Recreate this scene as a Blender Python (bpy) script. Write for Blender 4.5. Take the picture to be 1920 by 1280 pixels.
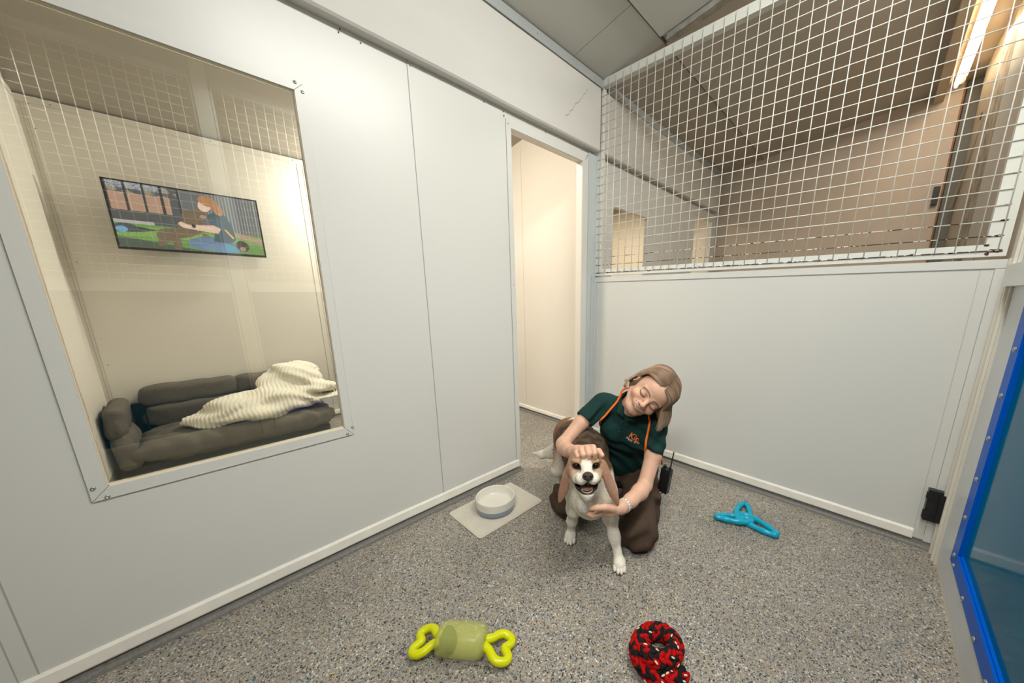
import bpy, bmesh, math, random
import numpy as np
from mathutils import Vector, Matrix, Euler, noise

random.seed(7)
SC = bpy.context.scene
for o in list(bpy.data.objects):
    bpy.data.objects.remove(o)
COL = SC.collection
R = math.radians

# ------------------------------------------------------------------ camera
cam_d = bpy.data.cameras.new('camera')
cam_d.sensor_width = 36.0
cam_d.lens = 635.8 / 1920 * 36.0
cam_d.shift_x = -(1055.6 - 960) / 1920
cam_d.shift_y = (698.1 - 640) / 1920
cam_d.clip_start = 0.02
cam = bpy.data.objects.new('camera', cam_d)
COL.objects.link(cam)
CAM = Vector((1.6443, -2.1612, 1.15))
cam.location = CAM
cam.rotation_euler = (R(90 - 12.66), 0, R(42.36))
SC.camera = cam

# ------------------------------------------------------------------ world, exposure
w = bpy.data.worlds.new('world')
w.use_nodes = True
w.node_tree.nodes['Background'].inputs[0].default_value = (0.75, 0.85, 1.0, 1)
w.node_tree.nodes['Background'].inputs[1].default_value = 0.02
SC.world = w
vs = SC.view_settings
vs.view_transform = 'Standard'
vs.look = 'None'
vs.exposure = 0.57
vs.gamma = 1.0
vs.use_curve_mapping = False

# ------------------------------------------------------------------ lights
def area(name, loc, size, size_y, power, color, target=None, spread=180):
    l = bpy.data.lights.new(name, 'AREA')
    l.shape = 'RECTANGLE'
    l.size = size
    l.size_y = size_y
    l.energy = power
    l.color = color
    l.spread = R(spread)
    o = bpy.data.objects.new(name, l)
    COL.objects.link(o)
    o.location = loc
    if target is not None:
        o.rotation_euler = (Vector(target) - Vector(loc)).to_track_quat('-Z', 'Y').to_euler()
    return o

COOL = (1.0, 1.0, 0.93)
WARM = (1.0, 0.86, 0.64)
# cool tube light of the kennel, high above the gate side
area('kennel_light', (1.70, -1.20, 2.74), 1.2, 0.16, 27, COOL, (0.85, -1.1, 0.9))
area('near_fill_light', (1.72, -2.75, 2.45), 0.6, 0.2, 6.5, (1.0, 0.99, 0.94), (0.95, -1.0, 0.3), 95)  # unseen fill added behind the camera to light the figures' fronts
area('corridor_light', (2.75, -0.25, 2.75), 1.2, 0.2, 12, COOL, (2.6, -1.4, 0.0))  # unseen corridor lamp, set clear of the window's reflection
# warm ceiling lights of the side rooms
area('side_room_light', (-1.84, -0.80, 2.12), 0.3, 0.12, 20, (1.0, 0.94, 0.84), (-1.85, -1.6, 1.3))
area('side_room_door_light', (-0.55, -1.1, 2.38), 0.35, 0.35, 13.0, (1.0, 0.92, 0.78), (-0.6, -0.4, 0.6))
area('neighbour_side_room_light', (-1.1, 1.3, 2.3), 0.6, 0.2, 18, WARM, (-1.3, 1.4, 0.5))
area('neighbour_kennel_light', (1.867, 1.15, 2.804), 1.6, 0.012, 15, (1.0, 0.90, 0.77), (1.0, 1.38, 1.6))


# ------------------------------------------------------------------ materials
def mat(name, col=(0.8, 0.8, 0.8), rough=0.5, metal=0.0, bump=0.0, bscale=40.0, var=0.0, vscale=3.0,
        spec=0.5, attr=False, sss=0.0, coat=0.0, detail=4.0, trans=0.0, ior=1.45, alpha=1.0, stretch=None):
    m = bpy.data.materials.new(name)
    m.use_nodes = True
    nt = m.node_tree
    n, l = nt.nodes, nt.links
    b = n['Principled BSDF']
    b.inputs['Roughness'].default_value = rough
    b.inputs['Metallic'].default_value = metal
    b.inputs['Specular IOR Level'].default_value = spec
    b.inputs['Coat Weight'].default_value = coat
    b.inputs['Transmission Weight'].default_value = trans
    b.inputs['IOR'].default_value = ior
    b.inputs['Alpha'].default_value = alpha
    if sss:
        b.inputs['Subsurface Weight'].default_value = sss
        b.inputs['Subsurface Radius'].default_value = (0.012, 0.005, 0.003)
        b.inputs['Subsurface Scale'].default_value = 0.6
    tc = n.new('ShaderNodeTexCoord')
    src = tc.outputs['Object']
    if stretch:
        mp = n.new('ShaderNodeMapping')
        mp.inputs['Scale'].default_value = stretch
        l.new(src, mp.inputs['Vector'])
        src = mp.outputs['Vector']
    if attr:
        a = n.new('ShaderNodeAttribute')
        a.attribute_name = 'Col'
        csock = a.outputs['Color']
    else:
        rgb = n.new('ShaderNodeRGB')
        rgb.outputs[0].default_value = (*col, 1)
        csock = rgb.outputs[0]
    if var:
        nz = n.new('ShaderNodeTexNoise')
        nz.inputs['Scale'].default_value = vscale
        nz.inputs['Detail'].default_value = detail
        l.new(src, nz.inputs['Vector'])
        mr = n.new('ShaderNodeMapRange')
        mr.inputs['From Min'].default_value = 0.3
        mr.inputs['From Max'].default_value = 0.7
        mr.inputs['To Min'].default_value = 1 - var
        mr.inputs['To Max'].default_value = 1 + var
        l.new(nz.outputs['Fac'], mr.inputs['Value'])
        mx = n.new('ShaderNodeVectorMath')
        mx.operation = 'SCALE'
        l.new(csock, mx.inputs[0])
        l.new(mr.outputs[0], mx.inputs['Scale'])
        csock = mx.outputs[0]
    l.new(csock, b.inputs['Base Color'])
    if bump:
        nb = n.new('ShaderNodeTexNoise')
        nb.inputs['Scale'].default_value = bscale
        nb.inputs['Detail'].default_value = 3
        l.new(src, nb.inputs['Vector'])
        bp = n.new('ShaderNodeBump')
        bp.inputs['Strength'].default_value = bump
        bp.inputs['Distance'].default_value = 0.004
        l.new(nb.outputs['Fac'], bp.inputs['Height'])
        l.new(bp.outputs['Normal'], b.inputs['Normal'])
    return m


def floor_material():
    m = bpy.data.materials.new('flake_vinyl')
    m.use_nodes = True
    nt = m.node_tree
    n, l = nt.nodes, nt.links
    b = n['Principled BSDF']
    b.inputs['Roughness'].default_value = 0.42
    tc = n.new('ShaderNodeTexCoord')
    nz = n.new('ShaderNodeTexNoise')
    nz.inputs['Scale'].default_value = 260
    l.new(tc.outputs['Object'], nz.inputs['Vector'])
    sub = n.new('ShaderNodeVectorMath')
    sub.operation = 'MULTIPLY_ADD'
    sub.inputs[1].default_value = (0.006, 0.006, 0.006)
    l.new(nz.outputs['Color'], sub.inputs[0])
    l.new(tc.outputs['Object'], sub.inputs[2])

    def flakes(scale, stops, smooth=1.0):
        v = n.new('ShaderNodeTexVoronoi')
        v.inputs['Scale'].default_value = scale
        v.inputs['Randomness'].default_value = smooth
        l.new(sub.outputs[0], v.inputs['Vector'])
        sp = n.new('ShaderNodeSeparateColor')
        l.new(v.outputs['Color'], sp.inputs[0])
        r = n.new('ShaderNodeValToRGB')
        r.color_ramp.interpolation = 'CONSTANT'
        els = r.color_ramp.elements
        els[0].position = 0
        els[0].color = (*stops[0][1], 1)
        els[1].position = stops[1][0]
        els[1].color = (*stops[1][1], 1)
        for p, c in stops[2:]:
            e = els.new(p)
            e.color = (*c, 1)
        l.new(sp.outputs[0], r.inputs[0])
        return r, sp
    base = (0.285, 0.258, 0.218)
    r1, s1 = flakes(245, [(0, base), (0.34, (0.20, 0.178, 0.150)), (0.53, (0.375, 0.335, 0.28)), (0.66, (0.60, 0.575, 0.52)),
                          (0.73, (0.022, 0.021, 0.02)), (0.875, (0.11, 0.10, 0.085)), (0.925, (0.47, 0.27, 0.13)),
                          (0.955, (0.045, 0.13, 0.24)), (0.99, (0.50, 0.36, 0.06))])
    r2, s2 = flakes(480, [(0, base), (0.45, (0.33, 0.31, 0.27)), (0.65, (0.14, 0.13, 0.115)), (0.82, (0.52, 0.50, 0.45)),
                          (0.93, (0.03, 0.03, 0.03))])
    mx = n.new('ShaderNodeMix')
    mx.data_type = 'RGBA'
    gt = n.new('ShaderNodeMath')
    gt.operation = 'GREATER_THAN'
    gt.inputs[1].default_value = 0.42
    l.new(s1.outputs[1], gt.inputs[0])
    l.new(gt.outputs[0], mx.inputs[0])
    l.new(r2.outputs[0], mx.inputs[6])
    l.new(r1.outputs[0], mx.inputs[7])
    n2 = n.new('ShaderNodeTexNoise')
    n2.inputs['Scale'].default_value = 2.6
    n2.inputs['Detail'].default_value = 5
    l.new(tc.outputs['Object'], n2.inputs['Vector'])
    mr = n.new('ShaderNodeMapRange')
    mr.inputs['From Min'].default_value = 0.3
    mr.inputs['From Max'].default_value = 0.7
    mr.inputs['To Min'].default_value = 0.86
    mr.inputs['To Max'].default_value = 1.12
    l.new(n2.outputs['Fac'], mr.inputs['Value'])
    vm = n.new('ShaderNodeVectorMath')
    vm.operation = 'SCALE'
    l.new(mx.outputs[2], vm.inputs[0])
    l.new(mr.outputs[0], vm.inputs['Scale'])
    l.new(vm.outputs[0], b.inputs['Base Color'])
    bp = n.new('ShaderNodeBump')
    bp.inputs['Strength'].default_value = 0.25
    bp.inputs['Distance'].default_value = 0.001
    l.new(s1.outputs[2], bp.inputs['Height'])
    l.new(bp.outputs['Normal'], b.inputs['Normal'])
    return m


def glass_material():
    m = bpy.data.materials.new('window_glass')
    m.use_nodes = True
    nt = m.node_tree
    n, l = nt.nodes, nt.links
    n.remove(n['Principled BSDF'])
    out = n['Material Output']
    g = n.new('ShaderNodeBsdfGlossy')
    g.inputs['Roughness'].default_value = 0.0
    g.inputs['Color'].default_value = (0.95, 1, 0.98, 1)
    t = n.new('ShaderNodeBsdfTransparent')
    t.inputs['Color'].default_value = (0.95, 0.97, 0.95, 1)
    f = n.new('ShaderNodeFresnel')
    f.inputs['IOR'].default_value = 1.85
    mx = n.new('ShaderNodeMixShader')
    l.new(f.outputs[0], mx.inputs[0])
    l.new(t.outputs[0], mx.inputs[1])
    l.new(g.outputs[0], mx.inputs[2])
    l.new(mx.outputs[0], out.inputs['Surface'])
    return m


def emit(name, col, s):
    m = bpy.data.materials.new(name)
    m.use_nodes = True
    b = m.node_tree.nodes['Principled BSDF']
    b.inputs['Base Color'].default_value = (*col, 1)
    b.inputs['Emission Color'].default_value = (*col, 1)
    b.inputs['Emission Strength'].default_value = s
    return m


def rust_material(name, base, zlim, fac):
    """white powder coat that has chipped to rust below the height zlim"""
    m = bpy.data.materials.new(name)
    m.use_nodes = True
    nt = m.node_tree
    n, l = nt.nodes, nt.links
    b = n['Principled BSDF']
    b.inputs['Roughness'].default_value = 0.35
    tc = n.new('ShaderNodeTexCoord')
    sp = n.new('ShaderNodeSeparateXYZ')
    l.new(tc.outputs['Object'], sp.inputs[0])
    mr = n.new('ShaderNodeMapRange')
    mr.inputs['From Min'].default_value = zlim - 0.12
    mr.inputs['From Max'].default_value = zlim
    mr.inputs['To Min'].default_value = fac
    mr.inputs['To Max'].default_value = -0.25
    l.new(sp.outputs[2], mr.inputs['Value'])
    nz = n.new('ShaderNodeTexNoise')
    nz.inputs['Scale'].default_value = 55
    nz.inputs['Detail'].default_value = 2
    l.new(tc.outputs['Object'], nz.inputs['Vector'])
    ad = n.new('ShaderNodeMath')
    ad.operation = 'ADD'
    l.new(nz.outputs['Fac'], ad.inputs[0])
    l.new(mr.outputs[0], ad.inputs[1])
    gt = n.new('ShaderNodeMath')
    gt.operation = 'GREATER_THAN'
    gt.inputs[1].default_value = 0.62
    l.new(ad.outputs[0], gt.inputs[0])
    mx = n.new('ShaderNodeMix')
    mx.data_type = 'RGBA'
    mx.inputs[6].default_value = (*base, 1)
    mx.inputs[7].default_value = (0.06, 0.03, 0.018, 1)
    l.new(gt.outputs[0], mx.inputs[0])
    l.new(mx.outputs[2], b.inputs['Base Color'])
    return m


M = {}
M['wall'] = mat('white_wall_panel', (0.66, 0.662, 0.63), 0.32, bump=0.03, bscale=6, var=0.012, vscale=1.3)
M['trim'] = mat('white_trim', (0.66, 0.665, 0.64), 0.35, var=0.02, vscale=4)
M['gtrim'] = mat('grey_trim', (0.52, 0.56, 0.57), 0.45, var=0.04, vscale=5)
M['cream'] = mat('cream_wall_panel', (0.78, 0.73, 0.65), 0.38, bump=0.02, bscale=6, var=0.015, vscale=1.3)
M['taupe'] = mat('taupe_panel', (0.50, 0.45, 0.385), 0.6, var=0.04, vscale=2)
M['upper'] = mat('unlit_ceiling_sheet', (0.38, 0.34, 0.285), 0.6, var=0.04, vscale=2)  # side room ceiling's lack of light put into its colour
M['beam'] = mat('painted_beam', (0.60, 0.585, 0.555), 0.65, bump=0.25, bscale=9, var=0.07, vscale=1.6, stretch=(1, 0.5, 1.5))
M['ceil'] = mat('ceiling_panel', (0.60, 0.60, 0.56), 0.5, var=0.03, vscale=2)
M['seam'] = mat('dark_seam', (0.13, 0.12, 0.105), 0.7)
M['greyseam'] = mat('grey_seam', (0.40, 0.41, 0.40), 0.6)
M['skirt'] = mat('cream_skirting', (0.80, 0.77, 0.70), 0.4, var=0.05, vscale=14, bump=0.1, bscale=40)
M['cove'] = floor_material()
M['floor'] = M['cove']
M['coving'] = mat('grey_floor_coving', (0.16, 0.155, 0.14), 0.5, var=0.2, vscale=120)
M['glass'] = glass_material()
M['screw'] = mat('steel_screw', (0.42, 0.44, 0.43), 0.3, metal=0.9)
M['hole'] = mat('dark_hole', (0.05, 0.05, 0.05), 0.8)
M['mesh'] = rust_material('white_coated_wire', (0.80, 0.79, 0.74), 0.22, 0.17)
M['wire'] = mat('white_wire', (0.80, 0.79, 0.74), 0.35)
M['frame'] = rust_material('white_coated_frame', (0.72, 0.73, 0.69), 0.03, -0.2)
M['ply'] = mat('window_edge_core', (0.80, 0.68, 0.52), 0.6)
M['metal'] = mat('galvanised_steel', (0.42, 0.41, 0.38), 0.45, metal=0.5, var=0.3, vscale=14)
M['angle'] = mat('grey_angle', (0.38, 0.40, 0.40), 0.4, var=0.04, vscale=6)
M['black'] = mat('black_plastic', (0.013, 0.013, 0.014), 0.35, bump=0.1, bscale=60)
M['blueedge'] = mat('blue_plastic', (0.0, 0.10, 0.55), 0.35, spec=0.1, coat=0.0)
M['bluesheet'] = mat('blue_sheet', (0.0, 0.125, 0.245), 0.09, spec=0.5, ior=1.14, var=0.12, vscale=1.5)
M['gate'] = mat('grey_white_gate_frame', (0.58, 0.61, 0.64), 0.35, var=0.02, vscale=5)
M['post'] = mat('cream_post', (0.66, 0.63, 0.56), 0.4, var=0.02, vscale=4)


# ------------------------------------------------------------------ mesh helpers
def link(name, me, m=None, parent=None, smooth=False):
    o = bpy.data.objects.new(name, me)
    COL.objects.link(o)
    if m is not None:
        me.materials.append(m)
    if parent is not None:
        o.parent = parent
    if smooth:
        me.polygons.foreach_set('use_smooth', [True] * len(me.polygons))
    return o


def obj(name, bm, m, parent=None, smooth=False):
    me = bpy.data.meshes.new(name)
    bm.normal_update()
    bm.to_mesh(me)
    bm.free()
    return link(name, me, m, parent, smooth)


def struct(name, bm, m, parent=None):
    o = obj(name, bm, m, parent)
    if parent is None:
        o['kind'] = 'structure'
    return o


def tag(o, label, cat, group=None):
    o['label'] = label
    o['category'] = cat
    if group:
        o['group'] = group
    return o


def empty(name, loc=(0, 0, 0), rz=0.0):
    o = bpy.data.objects.new(name, None)
    o.empty_display_size = 0.05
    COL.objects.link(o)
    o.location = loc
    o.rotation_euler = (0, 0, rz)
    return o


def box(bm, x0, x1, y0, y1, z0, z1):
    vs = [bm.verts.new(p) for p in ((x0, y0, z0), (x1, y0, z0), (x1, y1, z0), (x0, y1, z0),
                                    (x0, y0, z1), (x1, y0, z1), (x1, y1, z1), (x0, y1, z1))]
    for f in ((0, 3, 2, 1), (4, 5, 6, 7), (0, 1, 5, 4), (1, 2, 6, 5), (2, 3, 7, 6), (3, 0, 4, 7)):
        bm.faces.new([vs[i] for i in f])
    return vs


def boxes(*bs):
    bm = bmesh.new()
    for b in bs:
        box(bm, *b)
    return bm


def prism(bm, pts, axis, a, b):
    """extrude a closed 2-D outline along axis from a to b"""
    def P(p, t):
        if axis == 0:
            return (t, p[0], p[1])
        if axis == 1:
            return (p[0], t, p[1])
        return (p[0], p[1], t)
    lo = [bm.verts.new(P(p, a)) for p in pts]
    hi = [bm.verts.new(P(p, b)) for p in pts]
    n = len(pts)
    for i in range(n):
        bm.faces.new((lo[i], lo[(i + 1) % n], hi[(i + 1) % n], hi[i]))
    bm.faces.new(lo[::-1])
    bm.faces.new(hi)
    bmesh.ops.recalc_face_normals(bm, faces=bm.faces)


def bevel(bm, w, seg=2, angle=30):
    es = [e for e in bm.edges if len(e.link_faces) == 2 and e.calc_face_angle(0) > R(angle)]
    bmesh.ops.bevel(bm, geom=es, offset=w, segments=seg, profile=0.5, affect='EDGES')


def tube(bm, pts, rad, seg=8, closed=False, cap=True):
    pts = [Vector(p) for p in pts]
    n = len(pts)
    rads = rad if isinstance(rad, (list, tuple)) else [rad] * n
    rings = []
    up = Vector((0, 0, 1))
    prev = None
    for i in range(n):
        if closed:
            t = (pts[(i + 1) % n] - pts[i - 1]).normalized()
        else:
            t = (pts[min(i + 1, n - 1)] - pts[max(i - 1, 0)]).normalized()
        if prev is None:
            a = t.cross(up)
            if a.length < 1e-3:
                a = t.cross(Vector((1, 0, 0)))
            a.normalize()
        else:
            a = (prev - t * prev.dot(t)).normalized()
        prev = a
        b = t.cross(a)
        rings.append([bm.verts.new(pts[i] + (a * math.cos(2 * math.pi * k / seg) + b * math.sin(2 * math.pi * k / seg)) * rads[i])
                      for k in range(seg)])
    m = n if closed else n - 1
    for i in range(m):
        r0, r1 = rings[i], rings[(i + 1) % n]
        off = 0
        if closed and i == n - 1:
            off = min(range(seg), key=lambda q: (r0[0].co - r1[q].co).length)
        for k in range(seg):
            bm.faces.new((r0[k], r0[(k + 1) % seg], r1[(k + 1 + off) % seg], r1[(k + off) % seg]))
    if cap and not closed:
        bm.faces.new(rings[0][::-1])
        bm.faces.new(rings[-1])


def lathe(bm, prof, seg=40, cx=0, cy=0):
    rings = []
    for r, z in prof:
        if r < 1e-6:
            rings.append([bm.verts.new((cx, cy, z))])
        else:
            rings.append([bm.verts.new((cx + r * math.cos(2 * math.pi * k / seg), cy + r * math.sin(2 * math.pi * k / seg), z)) for k in range(seg)])
    for a, b in zip(rings[:-1], rings[1:]):
        for k in range(seg):
            k2 = (k + 1) % seg
            if len(a) == 1 and len(b) > 1:
                bm.faces.new((a[0], b[k], b[k2]))
            elif len(b) == 1 and len(a) > 1:
                bm.faces.new((a[k], b[0], a[k2]))
            else:
                bm.faces.new((a[k], b[k], b[k2], a[k2]))
    bmesh.ops.recalc_face_normals(bm, faces=bm.faces)


def crom(pts, n, closed=False):
    """smooth curve through points"""
    P = [Vector(p) for p in pts]
    out = []
    m = len(P) if closed else len(P) - 1
    for i in range(m):
        if closed:
            p0, p1, p2, p3 = P[i - 1], P[i], P[(i + 1) % len(P)], P[(i + 2) % len(P)]
        else:
            p0, p1, p2, p3 = P[max(i - 1, 0)], P[i], P[i + 1], P[min(i + 2, len(P) - 1)]
        for k in range(n):
            t = k / n
            out.append(0.5 * ((2 * p1) + (p2 - p0) * t + (2 * p0 - 5 * p1 + 4 * p2 - p3) * t * t + (3 * p1 - p0 - 3 * p2 + p3) * t ** 3))
    if not closed:
        out.append(P[-1])
    return out


# ------------------------------------------------------------------ the setting
YN, YF, XR, XS = -3.3, 2.47, 2.0, -2.12        # near end, neighbour's end wall, gate side, side rooms' far wall
WY = (-2.405, -1.775, 0.589, 1.863)            # window opening y0 y1 z0 z1
DY = (-0.788, -0.160, 2.055)                   # door opening

struct('floor', boxes((XS - 0.1, 3.6, YN, YF + 0.1, -0.05, 0)), M['floor'])

def wall_with_openings(name, x0, x1, y0, y1, z1, ops, m):
    bm = bmesh.new()
    y = y0
    for a, b, c, d in sorted(ops):
        box(bm, x0, x1, y, a, 0, z1)
        if c > 0:
            box(bm, x0, x1, a, b, 0, c)
        box(bm, x0, x1, a, b, d, z1)
        y = b
    box(bm, x0, x1, y, y1, 0, z1)
    return struct(name, bm, m)

wall_with_openings('wall_left', -0.018, 0, YN, 0.0, 2.16,
                   [WY, (DY[0], DY[1], 0, DY[2])], M['wall'])
wall_with_openings('wall_left_neighbour', -0.04, 0, 0.0, YF, 2.16,
                   [(0.23, 0.79, 0.589, 1.836), (1.82, 2.34, 0, 2.04)], M['trim'])

# seams and fixings of the left wall
struct('trim_1', boxes((0, 0.0008, -1.3515, -1.3490, 0.08, 2.14), (0, 0.0015, -1.3490, -1.3400, 0.08, 2.14)), M['trim'])
struct('trim_2', boxes((0, 0.0022, -1.3522, -1.3498, 0.08, 2.14)), M['greyseam'])
struct('trim_3', boxes((0, 0.001, -2.6195, -2.617, 0.07, 2.14), (0, 0.0008, -2.652, -2.650, 0.0, 0.3)), M['greyseam'])

# window frame: four mitred strips with a hairline joint, glass and screws
def mitre_strip(bm, o, i, x0, x1):
    vsl = []
    for x in (x0, x1):
        vsl.append([bm.verts.new((x, p[0], p[1])) for p in (o[0], o[1], i[1], i[0])])
    a, b = vsl
    for k in range(4):
        bm.faces.new((a[k], a[(k + 1) % 4], b[(k + 1) % 4], b[k]))
    bm.faces.new(a[::-1])
    bm.faces.new(b)

oy0, oy1, oz0, oz1 = -2.440, -1.746, 0.552, 1.892
g = 0.0009
bm = bmesh.new()
O = [(oy0, oz0), (oy1, oz0), (oy1, oz1), (oy0, oz1)]
I = [(WY[0], WY[2]), (WY[1], WY[2]), (WY[1], WY[3]), (WY[0], WY[3])]
for k in range(4):
    a, b = O[k], O[(k + 1) % 4]
    ia, ib = I[k], I[(k + 1) % 4]
    dy, dz = (b[0] - a[0]), (b[1] - a[1])
    L = math.hypot(dy, dz)
    ey, ez = dy / L * g, dz / L * g
    mitre_strip(bm, ((a[0] + ey, a[1] + ez), (b[0] - ey, b[1] - ez)), ((ia[0] + ey, ia[1] + ez), (ib[0] - ey, ib[1] - ez)), 0, 0.006)
bmesh.ops.recalc_face_normals(bm, faces=bm.faces)
win = empty('window_1', (0, -2.09, 0.589))
win['kind'] = 'structure'
def child(name, bm, m, root, smooth=False):
    """a part built in world coordinates, parented so that it keeps its place"""
    o = obj(name, bm, m, None, smooth)
    bpy.context.view_layer.update()
    mi = Matrix.LocRotScale(root.location, root.rotation_euler, None).inverted()
    o.data.transform(mi)
    o.parent = root
    return o
child('window_frame', bm, M['wall'], win)
bm = boxes((0.0, 0.0012, oy0 - 0.002, oy1 + 0.002, oz0 - 0.002, oz0 + 0.0), (0.0, 0.0012, oy0 - 0.002, oy0, oz0, oz1),
           (0.0, 0.0012, oy1, oy1 + 0.0012, oz0, oz1))
child('frame_joint', bm, M['greyseam'], win)
bm = boxes((-0.02, -0.0005, WY[0], WY[1], WY[2] - 0.004, WY[2] + 0.003), (-0.02, -0.0005, WY[1] - 0.002, WY[1] + 0.002, WY[2], WY[3]),
           (-0.02, -0.0005, WY[0] - 0.002, WY[0] + 0.002, WY[2], WY[3]), (-0.02, -0.0005, WY[0], WY[1], WY[3] - 0.002, WY[3] + 0.002))
child('window_reveal', bm, M['ply'], win)
child('glass_pane', boxes((-0.016, -0.012, WY[0] + 0.003, WY[1] - 0.003, WY[2] + 0.004, WY[3] - 0.003)), M['glass'], win)

def screw_bm(x, y, z, r=0.0065, h=0.004):
    bm = bmesh.new()
    prof = [(0, h * 0.35), (r * 0.35, h * 0.35), (r * 0.42, h), (r * 0.7, h), (r, 0.0), (r, -0.001)]
    lathe(bm, [(a, b) for a, b in prof], 14)
    bmesh.ops.rotate(bm, verts=bm.verts, cent=(0, 0, 0), matrix=Matrix.Rotation(R(90), 3, 'Y'))
    bmesh.ops.translate(bm, verts=bm.verts, vec=(x, y, z))
    return bm
for y, z in [(-1.770, 1.888), (-1.751, 1.864), (-2.431, 0.594), (-2.411, 0.558), (-1.769, 0.561), (-1.747, 0.587), (-2.431, 1.866), (-2.411, 1.888)]:
    child('screw', screw_bm(0.006, y, z, 0.0058), M['screw'], win, True)

# door frame
door = empty('door_1', (0, -0.47, 0))
door['kind'] = 'structure'
child('door_frame', boxes((0.0, 0.004, -0.822, DY[0], 0.0, 2.09), (0.0, 0.004, DY[1], -0.098, 0.0, 2.09), (0.0, 0.004, DY[0], DY[1], DY[2], 2.09)), M['wall'], door)
child('door_reveal', boxes((-0.05, -0.0005, DY[1] - 0.003, DY[1] + 0.03, 0.0, DY[2] + 0.03), (-0.05, -0.0005, DY[0] - 0.03, DY[0] + 0.003, 0.0, DY[2] + 0.03),
                           (-0.05, -0.0005, DY[0], DY[1], DY[2] - 0.003, DY[2] + 0.03)), M['cream'], door)
child('frame_joint', boxes((0.0, 0.0046, -0.8232, -0.8222, 0.0, 2.09), (0.0, 0.0046, -0.099, -0.098, 0.0, 2.09)), M['greyseam'], door)
for y, z in [(-0.834, 2.100), (-0.808, 2.070), (-0.802, 1.217), (-0.128, 2.075), (-0.110, 2.100), (-0.118, 2.086)]:
    child('screw', screw_bm(0.003, y, z, 0.0042, 0.003), M['screw'], door, True)
bm = bmesh.new()
for y, z in [(-1.606, 2.114), (-1.531, 2.114), (-1.339, 2.119), (-0.96, 2.120), (-0.837, 2.119), (-0.516, 2.120), (-0.162, 2.12), (-1.60, 2.127)]:
    lathe(bm, [(0, 0.001), (0.0028, 0.001), (0.0028, 0)], 8, 0, 0) if False else box(bm, 0, 0.001, y - 0.0024, y + 0.0024, z - 0.0028, z + 0.0028)
struct('trim_4', bm, M['hole'])
# corner post between door and back panel
struct('trim_5', boxes((-0.0, 0.006, -0.097, -0.002, 0.0, 2.135), (0.006, 0.012, -0.05, -0.002, 0.0, 1.30)), M['gtrim'])

# beam along the top of the left wall
def beam(name, y0, y1):
    bm = bmesh.new()
    N = 60
    prof = [(-0.09, 2.135), (0.042, 2.135), (0.050, 2.143), (0.050, 2.512), (0.044, 2.520), (-0.09, 2.520)]
    rows = []
    for i in range(N + 1):
        y = y0 + (y1 - y0) * i / N
        rows.append([bm.verts.new((p[0] + (0.002 * noise.noise((y * 3, p[1], 0)) if p[0] > 0 else 0), y,
                                   p[1] + 0.0025 * noise.noise((y * 2.2, 5, p[1])))) for p in prof])
    for a, b in zip(rows[:-1], rows[1:]):
        for k in range(len(prof)):
            k2 = (k + 1) % len(prof)
            bm.faces.new((a[k], a[k2], b[k2], b[k]))
    bm.faces.new(rows[0][::-1])
    bm.faces.new(rows[-1])
    bmesh.ops.recalc_face_normals(bm, faces=bm.faces)
    return struct(name, bm, M['beam'])
beam('trim_6', YN, -0.03)
beam('trim_7', 0.03, 2.37)
# crack in the beam's paint
bm = bmesh.new()
cr = [(-0.173, 2.462), (-0.20, 2.425), (-0.222, 2.41), (-0.245, 2.375), (-0.263, 2.354), (-0.30, 2.33), (-0.325, 2.29), (-0.351, 2.273), (-0.36, 2.25), (-0.392, 2.235), (-0.397, 2.217)]
for (ya, za), (yb, zb) in zip(cr[:-1], cr[1:]):
    wd = 0.0016
    vv = [bm.verts.new(p) for p in ((0.0525, ya, za - wd), (0.0525, yb, zb - wd), (0.0525, yb, zb + wd), (0.0525, ya, za + wd))]
    bm.faces.new(vv)
bmesh.ops.remove_doubles(bm, verts=bm.verts, dist=0.0004)
struct('trim_8', bm, mat('paint_crack', (0.30, 0.27, 0.235), 0.8))
bm = bmesh.new()
for (ya, za), (yb, zb) in [((-0.269, 2.203), (-0.269, 2.156)), ((-1.1, 2.36), (-1.107, 2.348))]:
    box(bm, 0.05, 0.0528, ya - 0.0006, ya + 0.0006, zb, za)
struct('trim_9', bm, mat('paint_scratch', (0.72, 0.71, 0.68), 0.8))

# angle and ceiling
struct('trim_10', boxes((-0.05, 0.0495, YN, -0.005, 2.52, 2.578), (0.0, 0.052, YN, -0.005, 2.5215, 2.525), (-0.05, 0.0495, 0.05, 2.42, 2.52, 2.578)), M['angle'])
struct('trim_11', boxes((0.0495, 0.0505, YN, 0.0, 2.574, 2.582), (0.0500, 0.0506, YN, -0.03, 2.517, 2.5215)), M['seam'])
for y in (-0.11, -0.62, -1.2):
    s_ = screw_bm(0.0495, y, 2.55, 0.0035, 0.002)
    struct('trim_12', s_, M['screw'])

def zA(x): return 2.580 + 0.185 * (x - 0.05)
def zB(x): return 2.640 + 0.155 * (x - 0.46)
def slab(bm, zf, x0, x1, y0, y1, t=0.03):
    prism(bm, [(x0, zf(x0)), (x1, zf(x1)), (x1, zf(x1) + t), (x0, zf(x0) + t)], 1, y0, y1)
bm = bmesh.new()
slab(bm, zA, -0.1, 0.5, YN, -0.3135)
slab(bm, zA, -0.1, 0.5, -0.3100, 0.06)
struct('ceiling', bm, M['ceil'])
bm = bmesh.new()
slab(bm, zA, -0.1, 0.5, 0.06, YF + 0.05)
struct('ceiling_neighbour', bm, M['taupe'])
bm = bmesh.new()
slab(bm, lambda x: zA(x) + 0.002, 0.0, 0.5, -0.32, -0.305)
struct('trim_13', bm, M['seam'])
bm = bmesh.new()
slab(bm, zB, 0.462, 3.6, YN, -0.012)
struct('ceiling_main', bm, M['ceil'])
bm = bmesh.new()
slab(bm, zB, 0.462, 1.75, 0.062, YF + 0.05)
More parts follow.
